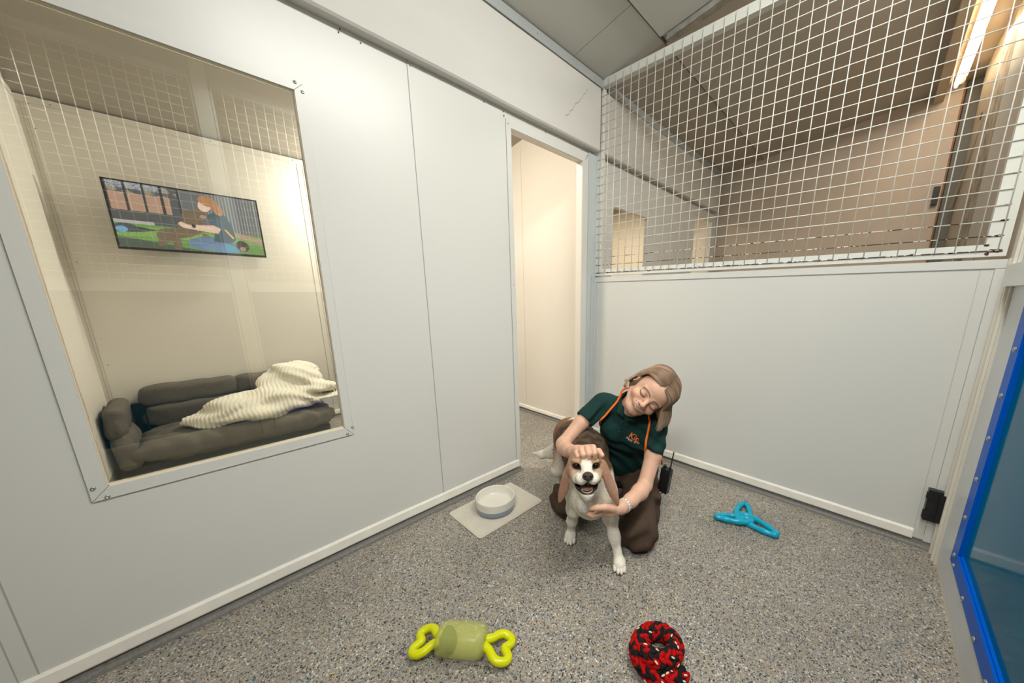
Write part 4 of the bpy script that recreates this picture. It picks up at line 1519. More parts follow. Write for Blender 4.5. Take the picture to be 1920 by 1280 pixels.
for sx in (-1, 1):
    e = ((Q[:, 0] - sx * 0.038) / 0.022) ** 2 + ((Q[:, 2] + 0.032) / 0.018) ** 2
    blend(inh * (fr > 0.03) * np.exp(-e) * 0.35, (0.62, 0.27, 0.20))
    # brow
    zb = 0.0135 + 0.0065 * (1 - ((sx * Q[:, 0] - 0.028) / 0.022) ** 2)
    m = (sx * Q[:, 0] > 0.009) * (sx * Q[:, 0] < 0.050) * (fr > 0.04)
    blend(inh * m * np.exp(-((Q[:, 2] - zb) / 0.0032) ** 2) * 0.95, (0.12, 0.06, 0.035))
    # lowered lids with a dark lash line
    zl = -0.0065 - 0.0045 * (1 - ((sx * Q[:, 0] - 0.030) / 0.016) ** 2)
    m = (sx * Q[:, 0] > 0.0135) * (sx * Q[:, 0] < 0.0475) * (fr > 0.045)
    blend(inh * m * np.exp(-((Q[:, 2] - zl) / 0.0024) ** 2) * 0.97, (0.035, 0.02, 0.016))
    zc = 0.0085 - 0.004 * ((sx * Q[:, 0] - 0.030) / 0.016) ** 2
    blend(inh * m * np.exp(-((Q[:, 2] - zc) / 0.0016) ** 2) * 0.45, (0.30, 0.15, 0.10))
    blend(inh * m * (Q[:, 2] < zc) * (Q[:, 2] > zl) * 0.25, (0.50, 0.26, 0.19))
    blend(inh * (((sx * Q[:, 0] - 0.0055) / 0.0035) ** 2 + ((Q[:, 2] + 0.0375) / 0.0028) ** 2 < 1) * (fr > 0.07) * 0.8, (0.10, 0.03, 0.02))
def near_chain(P, ch):
    d = np.full(len(P), 9.0)
    for a, b in zip(ch[:-1], ch[1:]):
        a, b = np.array(a[:3]), np.array(b[:3])
        ab = b - a
        t = np.clip(((P - a) @ ab) / (ab @ ab), 0, 1)
        d = np.minimum(d, np.linalg.norm(P - a - t[:, None] * ab, axis=1))
    return d
mk = 1 - np.clip(Q[:, 0] / 0.025, -1, 1) ** 2
zu_, zl_ = -0.0415 - 0.0080 * mk, -0.0420 - 0.0150 * mk
gap = inh * (np.abs(Q[:, 0]) < 0.0245) * (fr > 0.062) * (Q[:, 2] < zu_ + 0.0012) * (Q[:, 2] > zl_ - 0.0008)
lipd = np.minimum(near_chain(Q, mouth_up) / 0.0046, near_chain(Q, mouth_lo) / 0.0056)
blend(inh * np.clip(1.35 - lipd, 0, 1) * 0.9, (0.46, 0.15, 0.12))
blend(gap * 1.0, (0.70, 0.66, 0.58))
blend(gap * (Q[:, 2] < zl_ + 0.0012 * mk) * 0.9, (0.20, 0.05, 0.04))
blend(gap * (np.abs(Q[:, 0]) > 0.0205) * 0.7, (0.15, 0.04, 0.03))
blend(inh * (fr > 0.05) * np.exp(-((Q[:, 2] - zu_ - 0.001) / 0.0011) ** 2) * (np.abs(Q[:, 0]) < 0.027) * 0.6, (0.16, 0.045, 0.035))
for sx in (-1, 1):
    dd = near_chain(Q, [(sx * 0.0165, -0.09, -0.026), (sx * 0.0300, -0.08, -0.040), (sx * 0.0350, -0.075, -0.056)])
    blend(inh * np.exp(-(dd / 0.0022) ** 2) * 0.35, (0.36, 0.17, 0.12))
np_mesh('body', V - OFF, F, skin_m, person, np.clip(C_, 0, 1))

# ---- polo shirt
sf = Field(axis_steps(-0.20, 0.003, 0.34), axis_steps(1.40, 0.003, 1.92), axis_steps(0.15, 0.003, 0.74))
sf.ell((0.12, 1.775, 0.255), (0.155, 0.112, 0.11), 0.03)
sf.ell((0.116, 1.70, 0.37), (0.124, 0.095, 0.13), 0.06)
sf.ell((0.108, 1.628, 0.50), (0.134, 0.098, 0.120), 0.05)
sf.ell((0.050, 1.560, 0.515), (0.052, 0.045, 0.052), 0.04)
sf.ell((0.158, 1.540, 0.485), (0.052, 0.045, 0.052), 0.04)
sf.cone((0.015, 1.615, 0.628), (0.205, 1.562, 0.580), 0.052, 0.052, 0.04)
sf.cone((0.115, 1.595, 0.60), (0.120, 1.575, 0.650), 0.075, 0.064, 0.03)
sf.chain([(-0.020, 1.615, 0.630, 0.053), (-0.086, 1.573, 0.580, 0.0465)], 0.035)
sf.cone((-0.080, 1.577, 0.585), (-0.098, 1.564, 0.571), 0.0475, 0.0480, 0.008)
sf.chain([(0.236, 1.540, 0.558, 0.054), (0.226, 1.497, 0.470, 0.0475)], 0.035)
sf.cone((0.227, 1.501, 0.478), (0.222, 1.489, 0.452), 0.0485, 0.0490, 0.008)
# folds
gx, gy, gz = np.meshgrid(*sf.ax, indexing='ij', sparse=True)
fold = 0.0085 * np.sin(85 * (gz * 0.9 + (gx - 0.1) * 0.55) + 3 * np.sin(gy * 22 + gx * 14)) * np.exp(-((gz - 0.36) / 0.11) ** 2)
fold = fold + 0.0070 * np.sin(120 * (gz * 0.75 - gx * 0.65) + 2 * np.sin(gy * 30)) * np.exp(-(((gx + 0.03) / 0.07) ** 2 + ((gz - 0.58) / 0.07) ** 2))
fold = fold + 0.0060 * np.sin(110 * (gz * 0.8 + gx * 0.6) + 2 * np.sin(gy * 25)) * np.exp(-(((gx - 0.21) / 0.06) ** 2 + ((gz - 0.50) / 0.07) ** 2))
sf.v += fold.astype(np.float32)
# flat sleeve ends and neck opening
def cut(p, n_, rad):
    p, n_ = np.array(p, float), nrm(n_)
    def f(x, y, z):
        d = (x - p[0]) * n_[0] + (y - p[1]) * n_[1] + (z - p[2]) * n_[2]
        r2 = np.sqrt((x - p[0]) ** 2 + (y - p[1]) ** 2 + (z - p[2]) ** 2) - rad
        return np.maximum(-d, r2)
    sf.add(f, p - rad, p + rad, 0.002, 's')
cut((-0.104, 1.560, 0.566), np.array(elL) - np.array(shL), 0.09)
cut((0.2205, 1.485, 0.444), np.array(elR) - np.array(shR), 0.09)
sf.cone((-0.080, 1.577, 0.583), (-0.130, 1.540, 0.544), 0.038, 0.038, 0.002, 's')
sf.cone((0.228, 1.50, 0.480), (0.212, 1.470, 0.420), 0.039, 0.039, 0.002, 's')
nd = nrm(nk1 - nk0)
sf.cone(nk0 + nd * 0.02, nk1, 0.060, 0.066, 0.004, 's')
sf.cone((0.112, 1.540, 0.665), (0.088, 1.478, 0.606), 0.046, 0.008, 0.004, 's')
V, F = sf.mesh()
V = smooth_verts(V, F, 1)
shirt = np_mesh('polo_shirt', V - OFF, F, shirt_m, person)
from mathutils.bvhtree import BVHTree
bvh = BVHTree.FromPolygons([tuple(v) for v in V], [tuple(int(i) for i in q) for q in F])
def onto(p, off=0.003):
    """closest point of the shirt, lifted along its normal (figure coordinates)"""
    q, nn, i, d = bvh.find_nearest(Vector(p))
    if nn.dot(Vector((0, -1, 0.4))) < -0.7:
        nn = -nn
    return q + nn * off
# collar: two turned-down flaps round the neck
cl = Field(axis_steps(-0.02, 0.0026, 0.26), axis_steps(1.44, 0.0026, 1.70), axis_steps(0.54, 0.0026, 0.76))
def ring_pt(a, rad, h):
    ex = nrm(np.cross(nd, (0, 0, 1.0)))
    ex = nrm(np.array((1.0, 0, 0)) - nd * nd[0])
    ey = np.cross(nd, ex)
    return nk0 + nd * h + ex * rad * math.cos(a) + ey * rad * math.sin(a)
cps = [ring_pt(R(-72 + 324 * i / 23), 0.068 + 0.004 * math.sin(i), 0.034) for i in range(24)]
cps = [ring_pt(a, 0.069, 0.030) for a in [R(-100 + 46 + (268) * i / 23) for i in range(24)]]
for a, b in zip(cps[:-1], cps[1:]):
    for k in range(3):
        d1 = np.array((0, -0.001, -0.010)) * k
        o1, o2 = nrm(np.array(a) - nk0 - nd * ((np.array(a) - nk0) @ nd)) * 0.0045 * k, nrm(np.array(b) - nk0 - nd * ((np.array(b) - nk0) @ nd)) * 0.0045 * k
        cl.cone(a + d1 + o1, b + d1 + o2, 0.0042, 0.0042, 0.006)
for e_, tip in ((cps[0], (0.128, 1.482, 0.596)), (cps[-1], (0.052, 1.512, 0.628))):
    e_ = np.array(e_)
    for k in range(5):
        st = e_ + (np.array(cps[2] if tip[0] > 0.1 else cps[-3]) - e_) * (k / 4) + np.array((0, 0, -0.012)) * (k / 4)
        cl.cone(st, np.array(tip) + (np.array((0.088, 1.492, 0.606)) - np.array(tip)) * (1 - k / 4) * 0.8, 0.0045, 0.0032, 0.008)
V2, F2 = cl.mesh()
V2 = smooth_verts(V2, F2, 1)
np_mesh('collar', V2 - OFF, F2, shirt_m, shirt)
for q in ((0.070, 1.50, 0.575), (0.067, 1.50, 0.552), (0.066, 1.50, 0.531)):
    p = onto(q, 0.002)
    b2 = bmesh.new()
    bmesh.ops.create_uvsphere(b2, u_segments=10, v_segments=6, radius=0.0042)
    bmesh.ops.scale(b2, verts=b2.verts, vec=(1, 0.45, 1))
    bmesh.ops.translate(b2, verts=b2.verts, vec=p - Vector(OFF))
    obj('button', b2, mat('green_button', (0.02, 0.07, 0.06), 0.3), shirt, True)
# embroidered lettering on the chest
def lettering(name, txt, origin, ex, ez, size, m, squash=1.0):
    cu = bpy.data.curves.new(name, 'FONT')
    cu.body = txt
    cu.size = size
    cu.resolution_u = 3
    cu.offset = size * 0.012
    cu.space_character = 1.0
    tmp = bpy.data.objects.new(name, cu)
    COL.objects.link(tmp)
    dg = bpy.context.evaluated_depsgraph_get()
    me = bpy.data.meshes.new_from_object(tmp.evaluated_get(dg))
    bpy.data.objects.remove(tmp)
    bpy.data.curves.remove(cu)
    bm = bmesh.new()
    bm.from_mesh(me)
    bmesh.ops.triangulate(bm, faces=bm.faces)
    ex, ez = Vector(nrm(ex)), Vector(nrm(ez))
    for v in bm.verts:
        p = Vector(origin) + ex * v.co.x + ez * v.co.y * squash
        dr = Vector((0.088, 0.905, -0.416)).normalized()
        hit = bvh.ray_cast(p - dr * 0.4, dr)
        v.co = (hit[0] - dr * 0.0022 if hit[0] else p) - Vector(OFF)
    bmesh.ops.solidify(bm, geom=bm.faces, thickness=0.0008)
    me2 = bpy.data.meshes.new(name)
    bm.to_mesh(me2)
    bm.free()
    return link(name, me2, m, shirt)
tex, tez = (0.066, 0.0, -0.040), (0.040, 0.01, 0.066)
lettering('logo_text', 'Kip.', (0.103, 1.47, 0.528), tex, tez, 0.040, mat('orange_thread', (1.0, 0.22, 0.03), 0.6))
lettering('logo_strapline', 'Happy', (0.093, 1.47, 0.521), tex, tez, 0.0135, mat('white_thread', (0.6, 0.62, 0.62), 0.6))
lettering('logo_strapline', 'pets', (0.134, 1.47, 0.499), (0.066, 0, -0.018), tez, 0.0120, mat('white_thread', (0.45, 0.47, 0.48), 0.6))

# ---- trousers
tf = Field(axis_steps(-0.31, 0.004, 0.36), axis_steps(1.32, 0.004, 2.02), axis_steps(0.0015, 0.004, 0.33))
tf.ell((0.12, 1.80, 0.195), (0.165, 0.125, 0.115), 0.03)
tf.chain([(0.035, 1.78, 0.185, 0.095), (-0.08, 1.69, 0.140, 0.088), (-0.190, 1.605, 0.098, 0.090)], 0.03)
tf.chain([(0.195, 1.76, 0.195, 0.098), (0.185, 1.60, 0.150, 0.094), (0.166, 1.420, 0.095, 0.088)], 0.03)
tf.ell((-0.192, 1.598, 0.082), (0.080, 0.075, 0.085), 0.02)
tf.ell((0.166, 1.410, 0.082), (0.084, 0.080, 0.084), 0.02)
tf.chain([(-0.185, 1.62, 0.058, 0.060), (0.03, 1.92, 0.052, 0.050)], 0.02)
tf.chain([(0.175, 1.47, 0.060, 0.062), (0.215, 1.90, 0.052, 0.052)], 0.02)
tf.rbox((0.262, 1.60, 0.145), (0.016, 0.085, 0.060), 0.01, 0.012)
gx, gy, gz = np.meshgrid(*tf.ax, indexing='ij', sparse=True)
tf.v += (0.0075 * np.sin(60 * (gy * 0.6 + gz) + 3 * np.sin(gx * 25)) * (0.4 + 0.6 * np.sin(gx * 9 + 1) ** 2)
         + 0.0040 * np.sin(75 * (gy * 0.3 - gz * 0.9 + gx * 0.4) + 2 * np.sin(gy * 18))).astype(np.float32)
tf.v = np.maximum(tf.v, (0.003 - gz).astype(np.float32))
V, F = tf.mesh()
V = smooth_verts(V, F, 1)
tro = np_mesh('trousers', V - OFF, F, trouser_m, person)
bm = bmesh.new()
tube(bm, [Vector(p) - Vector(OFF) for p in crom([(0.232, 1.45, 0.150), (0.262, 1.53, 0.120), (0.280, 1.62, 0.090)], 6)], 0.0016, 5)
tube(bm, [Vector(p) - Vector(OFF) for p in crom([(0.150, 1.530, 0.245), (0.205, 1.500, 0.205), (0.238, 1.455, 0.150)], 6)], 0.0018, 5)
obj('seam', bm, mat('dark_thread', (0.02, 0.013, 0.01), 0.9), tro)
for (a, b) in (((0.045, 1.935, 0.05), (0.085, 2.03, 0.04)), ((0.218, 1.90, 0.052), (0.225, 2.03, 0.042))):
    bt = Field(axis_steps(min(a[0], b[0]) - 0.08, 0.006, max(a[0], b[0]) + 0.08), axis_steps(1.84, 0.006, 2.14), axis_steps(0.002, 0.006, 0.13))
    bt.chain([(*a, 0.046), (*b, 0.034)], 0.02)
    V, F = bt.mesh()
    np_mesh('boot', V - OFF, F, M['black'], person)

# ---- hair: a bob made of a soft mass and many fine strands
def h2l(p):
    return HO + H.T @ (np.array(p, float) * HS)
down = H @ np.array((0, 0, -1.0))
hf = Field(axis_steps(0.02, 0.0026, 0.38), axis_steps(1.30, 0.0026, 1.66), axis_steps(0.58, 0.0026, 0.90))
hf.ell(h2l((0.002, 0.020, 0.036)), np.array((0.0755, 0.092, 0.083)) * HS, 0.01, H)
hf.ell(h2l((-0.060, 0.030, -0.010)), np.array((0.022, 0.050, 0.050)) * HS, 0.02, H)
hf.ell(h2l((0.055, 0.012, 0.010)), np.array((0.018, 0.056, 0.050)) * HS, 0.02, H)
lk = [h2l(np.array((0.046, yy_, 0.028)) + down * q) for yy_ in (-0.030, 0.030) for q in (0.0, 0.035, 0.060, 0.078)]
hf.chain([(*lk[0], 0.024), (*lk[1], 0.022), (*lk[2], 0.015), (*lk[3], 0.006)], 0.015)
hf.chain([(*lk[4], 0.028), (*lk[5], 0.027), (*lk[6], 0.020), (*lk[7], 0.007)], 0.015)
hf.ell(h2l((0.050, -0.030, 0.030)), np.array((0.014, 0.036, 0.036)) * HS, 0.01, H)
hf.ell(h2l((-0.008, -0.080, -0.030)), np.array((0.058, 0.062, 0.092)) * HS, 0.008, H, 's')
hf.ell(h2l((-0.045, -0.075, -0.02)), np.array((0.032, 0.060, 0.075)) * HS, 0.006, H, 's')
V, F = hf.mesh()
V = smooth_verts(V, F, 1)
Qh = ((V - HO) @ H.T) / HS
hc = np.tile(np.array((0.13, 0.075, 0.040)), (len(V), 1)) * (1 + 0.25 * vnoise(Qh * np.array((1, 3, 1)), 120)[:, None])  # mass darkened to stand for the shadow beneath the strands
hair = np_mesh('hair', V - OFF, F, hair_m, person, np.clip(hc, 0, 1))
rs = np.random.RandomState(11)
def strands(guides, count, jit, rad, lightness):
    """strands interpolated between rows of guide curves"""
    Vs, Fs, Cs = [], [], []
    base = 0
    G = [np.array([tuple(q) for q in crom([Vector(p) for p in gd], 5)]) for gd in guides]
    L_ = min(len(gd) for gd in G)
    G = np.array([gd[:L_] for gd in G])
    for c in range(count):
        u = rs.rand() * (len(G) - 1)
        i = int(u)
        t = u - i
        P = G[i] * (1 - t) + G[min(i + 1, len(G) - 1)] * t
        cut_ = int(L_ * (0.88 + 0.12 * rs.rand()))
        P = P[:max(cut_, 4)]
        n_ = len(P)
        ph, am = rs.rand() * 6.28, jit * (0.3 + rs.rand())
        w_ = np.linspace(0, 1, n_)
        off = rs.randn(3) * jit * 0.7
        P = P + off * (0.25 + 0.75 * w_)[:, None] + am * np.stack([np.sin(w_ * 5 + ph), np.cos(w_ * 4 + ph), np.sin(w_ * 6 + ph * 2)], 1) * w_[:, None]
        W3 = HO + (P * HS) @ H
        T = np.gradient(W3, axis=0)
        T /= np.linalg.norm(T, axis=1)[:, None] + 1e-9
        A = np.cross(T, (0.3, -0.9, 0.4))
        A /= np.linalg.norm(A, axis=1)[:, None] + 1e-9
        Bn = np.cross(T, A)
        rr = rad * (0.6 + 0.8 * rs.rand()) * np.clip(1.15 - w_ ** 3, 0.15, 1)
        ring = np.stack([W3 + (A * math.cos(a) + Bn * math.sin(a)) * rr[:, None] for a in (0, 2.094, 4.189)], 1)
        Vs.append(ring.reshape(-1, 3))
        for k in range(n_ - 1):
            for j in range(3):
                j2 = (j + 1) % 3
                Fs.append((base + k * 3 + j, base + k * 3 + j2, base + k * 3 + 3 + j2, base + k * 3 + 3 + j))
        clump = 0.5 + 0.5 * math.sin(u * 23.0 + 2 * math.sin(u * 7))
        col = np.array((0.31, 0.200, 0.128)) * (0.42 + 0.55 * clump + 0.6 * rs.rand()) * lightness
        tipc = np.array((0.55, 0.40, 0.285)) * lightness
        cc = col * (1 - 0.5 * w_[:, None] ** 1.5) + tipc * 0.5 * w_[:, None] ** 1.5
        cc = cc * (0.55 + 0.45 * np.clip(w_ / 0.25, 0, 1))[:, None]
        Cs.append(np.repeat(cc, 3, axis=0))
        base += n_ * 3
    return np.concatenate(Vs), np.array(Fs), np.concatenate(Cs)
dn = down
left, right = [], []
def scalp(th, lam, sg, x0, lift=0.0):
    """a point on the head ellipsoid: th runs from the forehead to the crown, lam from the parting down the side"""
    cl_, sl = max(0.0, math.cos(lam)), math.sin(lam)
    return np.array((x0 * cl_ + sg * (0.0775 + lift) * sl, 0.020 - ((0.1065 if th < R(90) else 0.096) + lift) * math.cos(th) * (0.42 + 0.58 * cl_), 0.036 + (0.0875 + lift) * math.sin(th) * cl_ ** 0.75))
for k in range(10):
    t = k / 9
    th = R(24 + 92 * t)
    x0 = -0.008 + 0.006 * t
    L5 = [scalp(th, R(q), -1, x0, 0.003 * math.sin(R(q * 2))) for q in (0, 22, 45, 66, 84)]
    e = L5[-1]
    left.append([tuple(q) for q in L5] + [(-0.085, e[1] * 0.55 + 0.022, 0.008), (-0.083, e[1] * 0.3 + 0.028, -0.022), (-0.078 - 0.006 * (1 - t), 0.022 + 0.022 * t, -0.046), (-0.086 - 0.012 * (1 - t), 0.016 + 0.028 * t, -0.060 - 0.006 * math.sin(k * 2.1))])
    R5 = [scalp(th, R(q), 1, x0, 0.003 * math.sin(R(q * 2))) for q in (0, 24, 48, 68)]
    a = scalp(th, R(84), 1, x0)
    a[1] -= 0.012 * (1 - t)
    dl = dn + np.array((-0.10, 0.06 * (0.5 - t), 0))
    w2 = 0.006 * math.sin(k * 1.9)
    wf = max(0.0, 1 - t / 0.45)
    fr_ = [(0.000, -0.080, 0.072), (0.026, -0.086, 0.068), (0.044, -0.083, 0.056), (0.054, -0.076, 0.038)]
    R5 = [np.array(q) * (1 - wf) + np.array(g_) * wf for q, g_ in zip(R5, fr_)]
    a = a * (1 - wf) + np.array((0.060, -0.066, 0.018)) * wf
    right.append([tuple(q) for q in R5] + [tuple(a), tuple(a + dl * 0.028), tuple(a + dl * 0.056), tuple(a + dl * (0.080 + w2)), tuple(a + dl * (0.104 + w2) + np.array((-0.005, 0, 0)))])
for gd, cnt, li in ((left, 700, 1.12), (right, 900, 0.92)):
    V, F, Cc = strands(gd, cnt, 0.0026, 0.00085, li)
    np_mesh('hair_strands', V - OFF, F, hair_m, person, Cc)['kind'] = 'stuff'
right2 = [[tuple(np.array(q) + np.array((0.004, 0.0, 0.002)) * min(1, i / 3) + np.array((-0.012, -0.006, -0.004)) * max(0, i - 4) / 4) for i, q in enumerate(g)] for g in right[:5]]
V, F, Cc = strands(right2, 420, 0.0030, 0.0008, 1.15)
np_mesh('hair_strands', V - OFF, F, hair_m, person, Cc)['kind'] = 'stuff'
# one lock tucked in front of the ear and a few flyaways
gd = [[tuple(scalp(R(22), R(q), -1, -0.008, 0.002)) for q in (10, 35, 58, 78)] + [(-0.080, -0.004, 0.012), (-0.087, 0.016, -0.020), (-0.089, 0.012, -0.046), (-0.082, -0.002, -0.062)],
      [tuple(scalp(R(28), R(q), -1, -0.008, 0.003)) for q in (10, 35, 58, 78)] + [(-0.081, 0.000, 0.014), (-0.088, 0.020, -0.018), (-0.091, 0.016, -0.044), (-0.086, 0.004, -0.060)]]
V, F, Cc = strands(gd, 110, 0.0022, 0.0008, 1.1)
np_mesh('hair_strands', V - OFF, F, hair_m, person, Cc)['kind'] = 'stuff'
# ends that curl out again below the ear
gd = [[(-0.084, 0.040 - 0.012 * q, 0.006), (-0.090, 0.024 - 0.012 * q, -0.018), (-0.091, 0.006 - 0.010 * q, -0.040), (-0.083, -0.012 - 0.006 * q, -0.056), (-0.072 - 0.004 * q, -0.016, -0.066)] for q in range(3)]
V, F, Cc = strands(gd, 190, 0.0030, 0.0008, 1.2)
np_mesh('hair_strands', V - OFF, F, hair_m, person, Cc)['kind'] = 'stuff'
# earring
b2 = bmesh.new()
bmesh.ops.create_uvsphere(b2, u_segments=10, v_segments=6, radius=0.0026)
bmesh.ops.translate(b2, verts=b2.verts, vec=Vector(h2l((-0.084, 0.0, -0.030))) - Vector(OFF))
obj('earring', b2, M['screw'], person, True)

# ---- wristband, worn watch and hair tie
def band(name, c, ax_, rad, width, th, m, sx=1.0):
    ax_ = Vector(nrm(ax_))
    a = ax_.cross(Vector((0, 0, 1))).normalized()
    b = ax_.cross(a)
    bm = bmesh.new()
    N = 40
    prof = [(-width / 2, 0), (-width / 2, th), (width / 2, th), (width / 2, 0)]
    rows = []
    for i in range(N):
        t = 2 * math.pi * i / N
        d = a * math.cos(t) * sx + b * math.sin(t)
        rows.append([bm.verts.new(Vector(c) + d * (rad + q[1]) + ax_ * q[0]) for q in prof])
    for i in range(N):
        r0, r1 = rows[i], rows[(i + 1) % N]
        for k in range(4):
            bm.faces.new((r0[k], r0[(k + 1) % 4], r1[(k + 1) % 4], r1[k]))
    bmesh.ops.recalc_face_normals(bm, faces=bm.faces)
    bmesh.ops.translate(bm, verts=bm.verts, vec=-Vector(OFF))
    return obj(name, bm, m, person, True)
axw = np.array(wrR) - np.array((0.112, 1.290, 0.317))
wb = band('watch_strap', (0.086, 1.252, 0.3185), axw, 0.0272, 0.015, 0.0022, mat('cream_silicone_strap', (0.72, 0.68, 0.62), 0.5))
wb['label'] = 'cream perforated watch strap'
ax_ = Vector(nrm(axw)); ap = ax_.cross(Vector((0, 0, 1))).normalized(); bp_ = ax_.cross(ap)
bm = bmesh.new()
for i in range(16):
    t = 2 * math.pi * i / 16
    d = ap * math.cos(t) + bp_ * math.sin(t)
    c = Vector((0.086, 1.252, 0.3185)) + d * 0.0297 - Vector(OFF)
    tt = d.cross(ax_)
    vv = [bm.verts.new(c + ax_ * sx * 0.0042 + tt * sy * 0.0014) for sx, sy in ((-1, -1), (1, -1), (1, 1), (-1, 1))]
    bm.faces.new(vv)
obj('strap_holes', bm, mat('strap_hole', (0.10, 0.07, 0.05), 0.8), wb)
band('hair_tie', (0.066, 1.228, 0.319), axw, 0.0252, 0.0022, 0.0016, mat('pinkish_cord', (0.62, 0.30, 0.20), 0.5))
wc = bmesh.new()
bmesh.ops.create_uvsphere(wc, u_segments=16, v_segments=8, radius=0.019)
bmesh.ops.scale(wc, verts=wc.verts, vec=(1, 1, 0.32))
bmesh.ops.translate(wc, verts=wc.verts, vec=Vector((0.092, 1.262, 0.288)) - Vector(OFF))
obj('watch_case', wc, M['black'], person, True)
band('ring', (-0.043, 1.216, 0.286), (-0.035, 0.012, 0.0), 0.0112, 0.003, 0.0008, mat('gold', (0.75, 0.55, 0.25), 0.25, metal=1.0))

# ---- orange slip lead round the neck
lead = figure('slip_lead', 0.10, 1.55)
tag(lead, 'orange rope dog lead hung round the kneeling person\'s neck', 'dog lead')
lm = mat('orange_rope', (1.0, 0.19, 0.02), 0.6, bump=0.5, bscale=350, var=0.25, vscale=250)
nkp = [ring_pt(R(a), 0.083, 0.058) for a in (150, 120, 90, 60, 30)]
lft = [onto(p, 0.0055) for p in ((0.066, 1.56, 0.690), (0.045, 1.55, 0.662), (0.022, 1.545, 0.628), (0.0, 1.54, 0.594), (-0.016, 1.54, 0.564), (-0.028, 1.60, 0.535), (-0.030, 1.66, 0.50))]
rgt = [onto(p, 0.0055) for p in ((0.186, 1.48, 0.640), (0.184, 1.46, 0.610), (0.181, 1.46, 0.569), (0.177, 1.46, 0.520), (0.174, 1.46, 0.480), (0.19, 1.49, 0.445), (0.215, 1.58, 0.41))]
allp = list(reversed(lft)) + [Vector(q) for q in nkp] + rgt
bm = bmesh.new()
tube(bm, [p - Vector((0.10, 1.55, 0)) for p in crom(allp, 6)], 0.0052, 10)
obj('lead_rope', bm, lm, lead, True)

# ---- two-way radio on the belt with its orange cord
rad = figure('two_way_radio', 0.282, 1.60)
tag(rad, 'black two-way radio with stub aerial clipped to the kneeling person\'s belt', 'radio')
rotr = Matrix.Rotation(R(-38), 4, 'Z') @ Matrix.Rotation(R(6), 4, 'Y')
bm = bmesh.new()
box(bm, -0.024, 0.024, -0.016, 0.016, 0.195, 0.325)
bevel(bm, 0.007, 3)
bmesh.ops.transform(bm, matrix=rotr, verts=bm.verts)
obj('radio_body', bm, M['black'], rad)
bm = bmesh.new()
tube(bm, [(0.014, 0, 0.323), (0.014, 0, 0.337), (0.015, 0, 0.339), (0.017, 0, 0.415), (0.0175, 0, 0.423)], [0.007, 0.006, 0.0034, 0.0028, 0.0036], 10)
bmesh.ops.transform(bm, matrix=rotr, verts=bm.verts)
obj('aerial', bm, M['black'], rad, True)
bm = bmesh.new()
tube(bm, [(-0.014, 0, 0.323), (-0.014, 0, 0.338)], 0.008, 12)
bmesh.ops.transform(bm, matrix=rotr, verts=bm.verts)
obj('knob', bm, M['black'], rad, True)
bm = boxes((0.0242, 0.0250, -0.011, 0.011, 0.255, 0.290), (0.0242, 0.0250, -0.011, 0.011, 0.212, 0.240))
bmesh.ops.transform(bm, matrix=rotr, verts=bm.verts)
obj('display', bm, mat('grey_display', (0.05, 0.055, 0.06), 0.25), rad)
bm = bmesh.new()
tube(bm, crom([(-0.03, 0.02, 0.366), (-0.006, 0.015, 0.362), (0.004, 0.012, 0.346), (0.006, 0.016, 0.326)], 5), 0.0050, 8)
bmesh.ops.transform(bm, matrix=rotr, verts=bm.verts) if False else None
obj('orange_cord', bm, lm, rad, True)
bm = bmesh.new()
tube(bm, crom([(0.026, 0.022, 0.225), (0.028, 0.018, 0.195), (0.014, 0.010, 0.168), (-0.012, 0.0, 0.165)], 5), 0.0042, 8)
obj('orange_cord', bm, lm, rad, True)

# ------------------------------------------------------------------ the beagle
DR, DS = -0.10, 1.50
dog = figure('dog', DR, DS)
tag(dog, 'white, tan and dark brown beagle standing with open mouth beside the kneeling person', 'dog')
DO = np.array((DR, DS, 0.0))
D = head_axes((0.055, -0.88, 0.466), R(-18), -0.03, 1.0, R(-4))
D = head_axes((0.055, -0.88, 0.466), R(18), -0.03, 1.0, R(4))
mid = np.array((-0.068, 1.180, 0.524))
DH = mid - D.T @ np.array((0, -0.058, 0.0))
dk = Field(axis_steps(-0.50, 0.004, -0.20, 0.0025, 0.13), axis_steps(1.05, 0.0022, 1.30, 0.004, 2.06), axis_steps(0.0, 0.0025, 0.08, 0.004, 0.30, 0.0024, 0.62))
dk.ax[2] = dk.ax[2] + np.float32(0.0005)
# trunk
dk.ell((-0.060, 1.350, 0.335), (0.098, 0.115, 0.125), 0.03)
dk.chain([(-0.065, 1.38, 0.390, 0.098), (-0.095, 1.55, 0.400, 0.104), (-0.155, 1.71, 0.385, 0.100), (-0.200, 1.84, 0.368, 0.096)], 0.05)
dk.ell((-0.052, 1.285, 0.310), (0.070, 0.060, 0.085), 0.03)
dk.ell((-0.076, 1.212, 0.340), (0.030, 0.028, 0.042), 0.03)
# neck
dk.cone((-0.060, 1.340, 0.400), DH + D.T @ np.array((0, 0.035, -0.015)), 0.088, 0.062, 0.03)
# front legs
dk.chain([(-0.118, 1.335, 0.330, 0.052), (-0.130, 1.365, 0.205, 0.031), (-0.143, 1.405, 0.115, 0.0205), (-0.149, 1.430, 0.050, 0.0195)], 0.03)
dk.chain([(0.010, 1.315, 0.330, 0.052), (0.032, 1.340, 0.205, 0.032), (0.054, 1.320, 0.115, 0.0210), (0.070, 1.296, 0.050, 0.0200)], 0.03)
for (x, y) in ((-0.152, 1.418), (0.078, 1.274)):
    dk.ell((x, y, 0.026), (0.027, 0.036, 0.023), 0.014)
    for j, (dx, dy) in enumerate(((-0.019, -0.020), (-0.0065, -0.033), (0.0065, -0.034), (0.019, -0.021))):
        dk.ell((x + dx * 1.1, y + dy, 0.0150), (0.0078, 0.020, 0.0140), 0.0015)
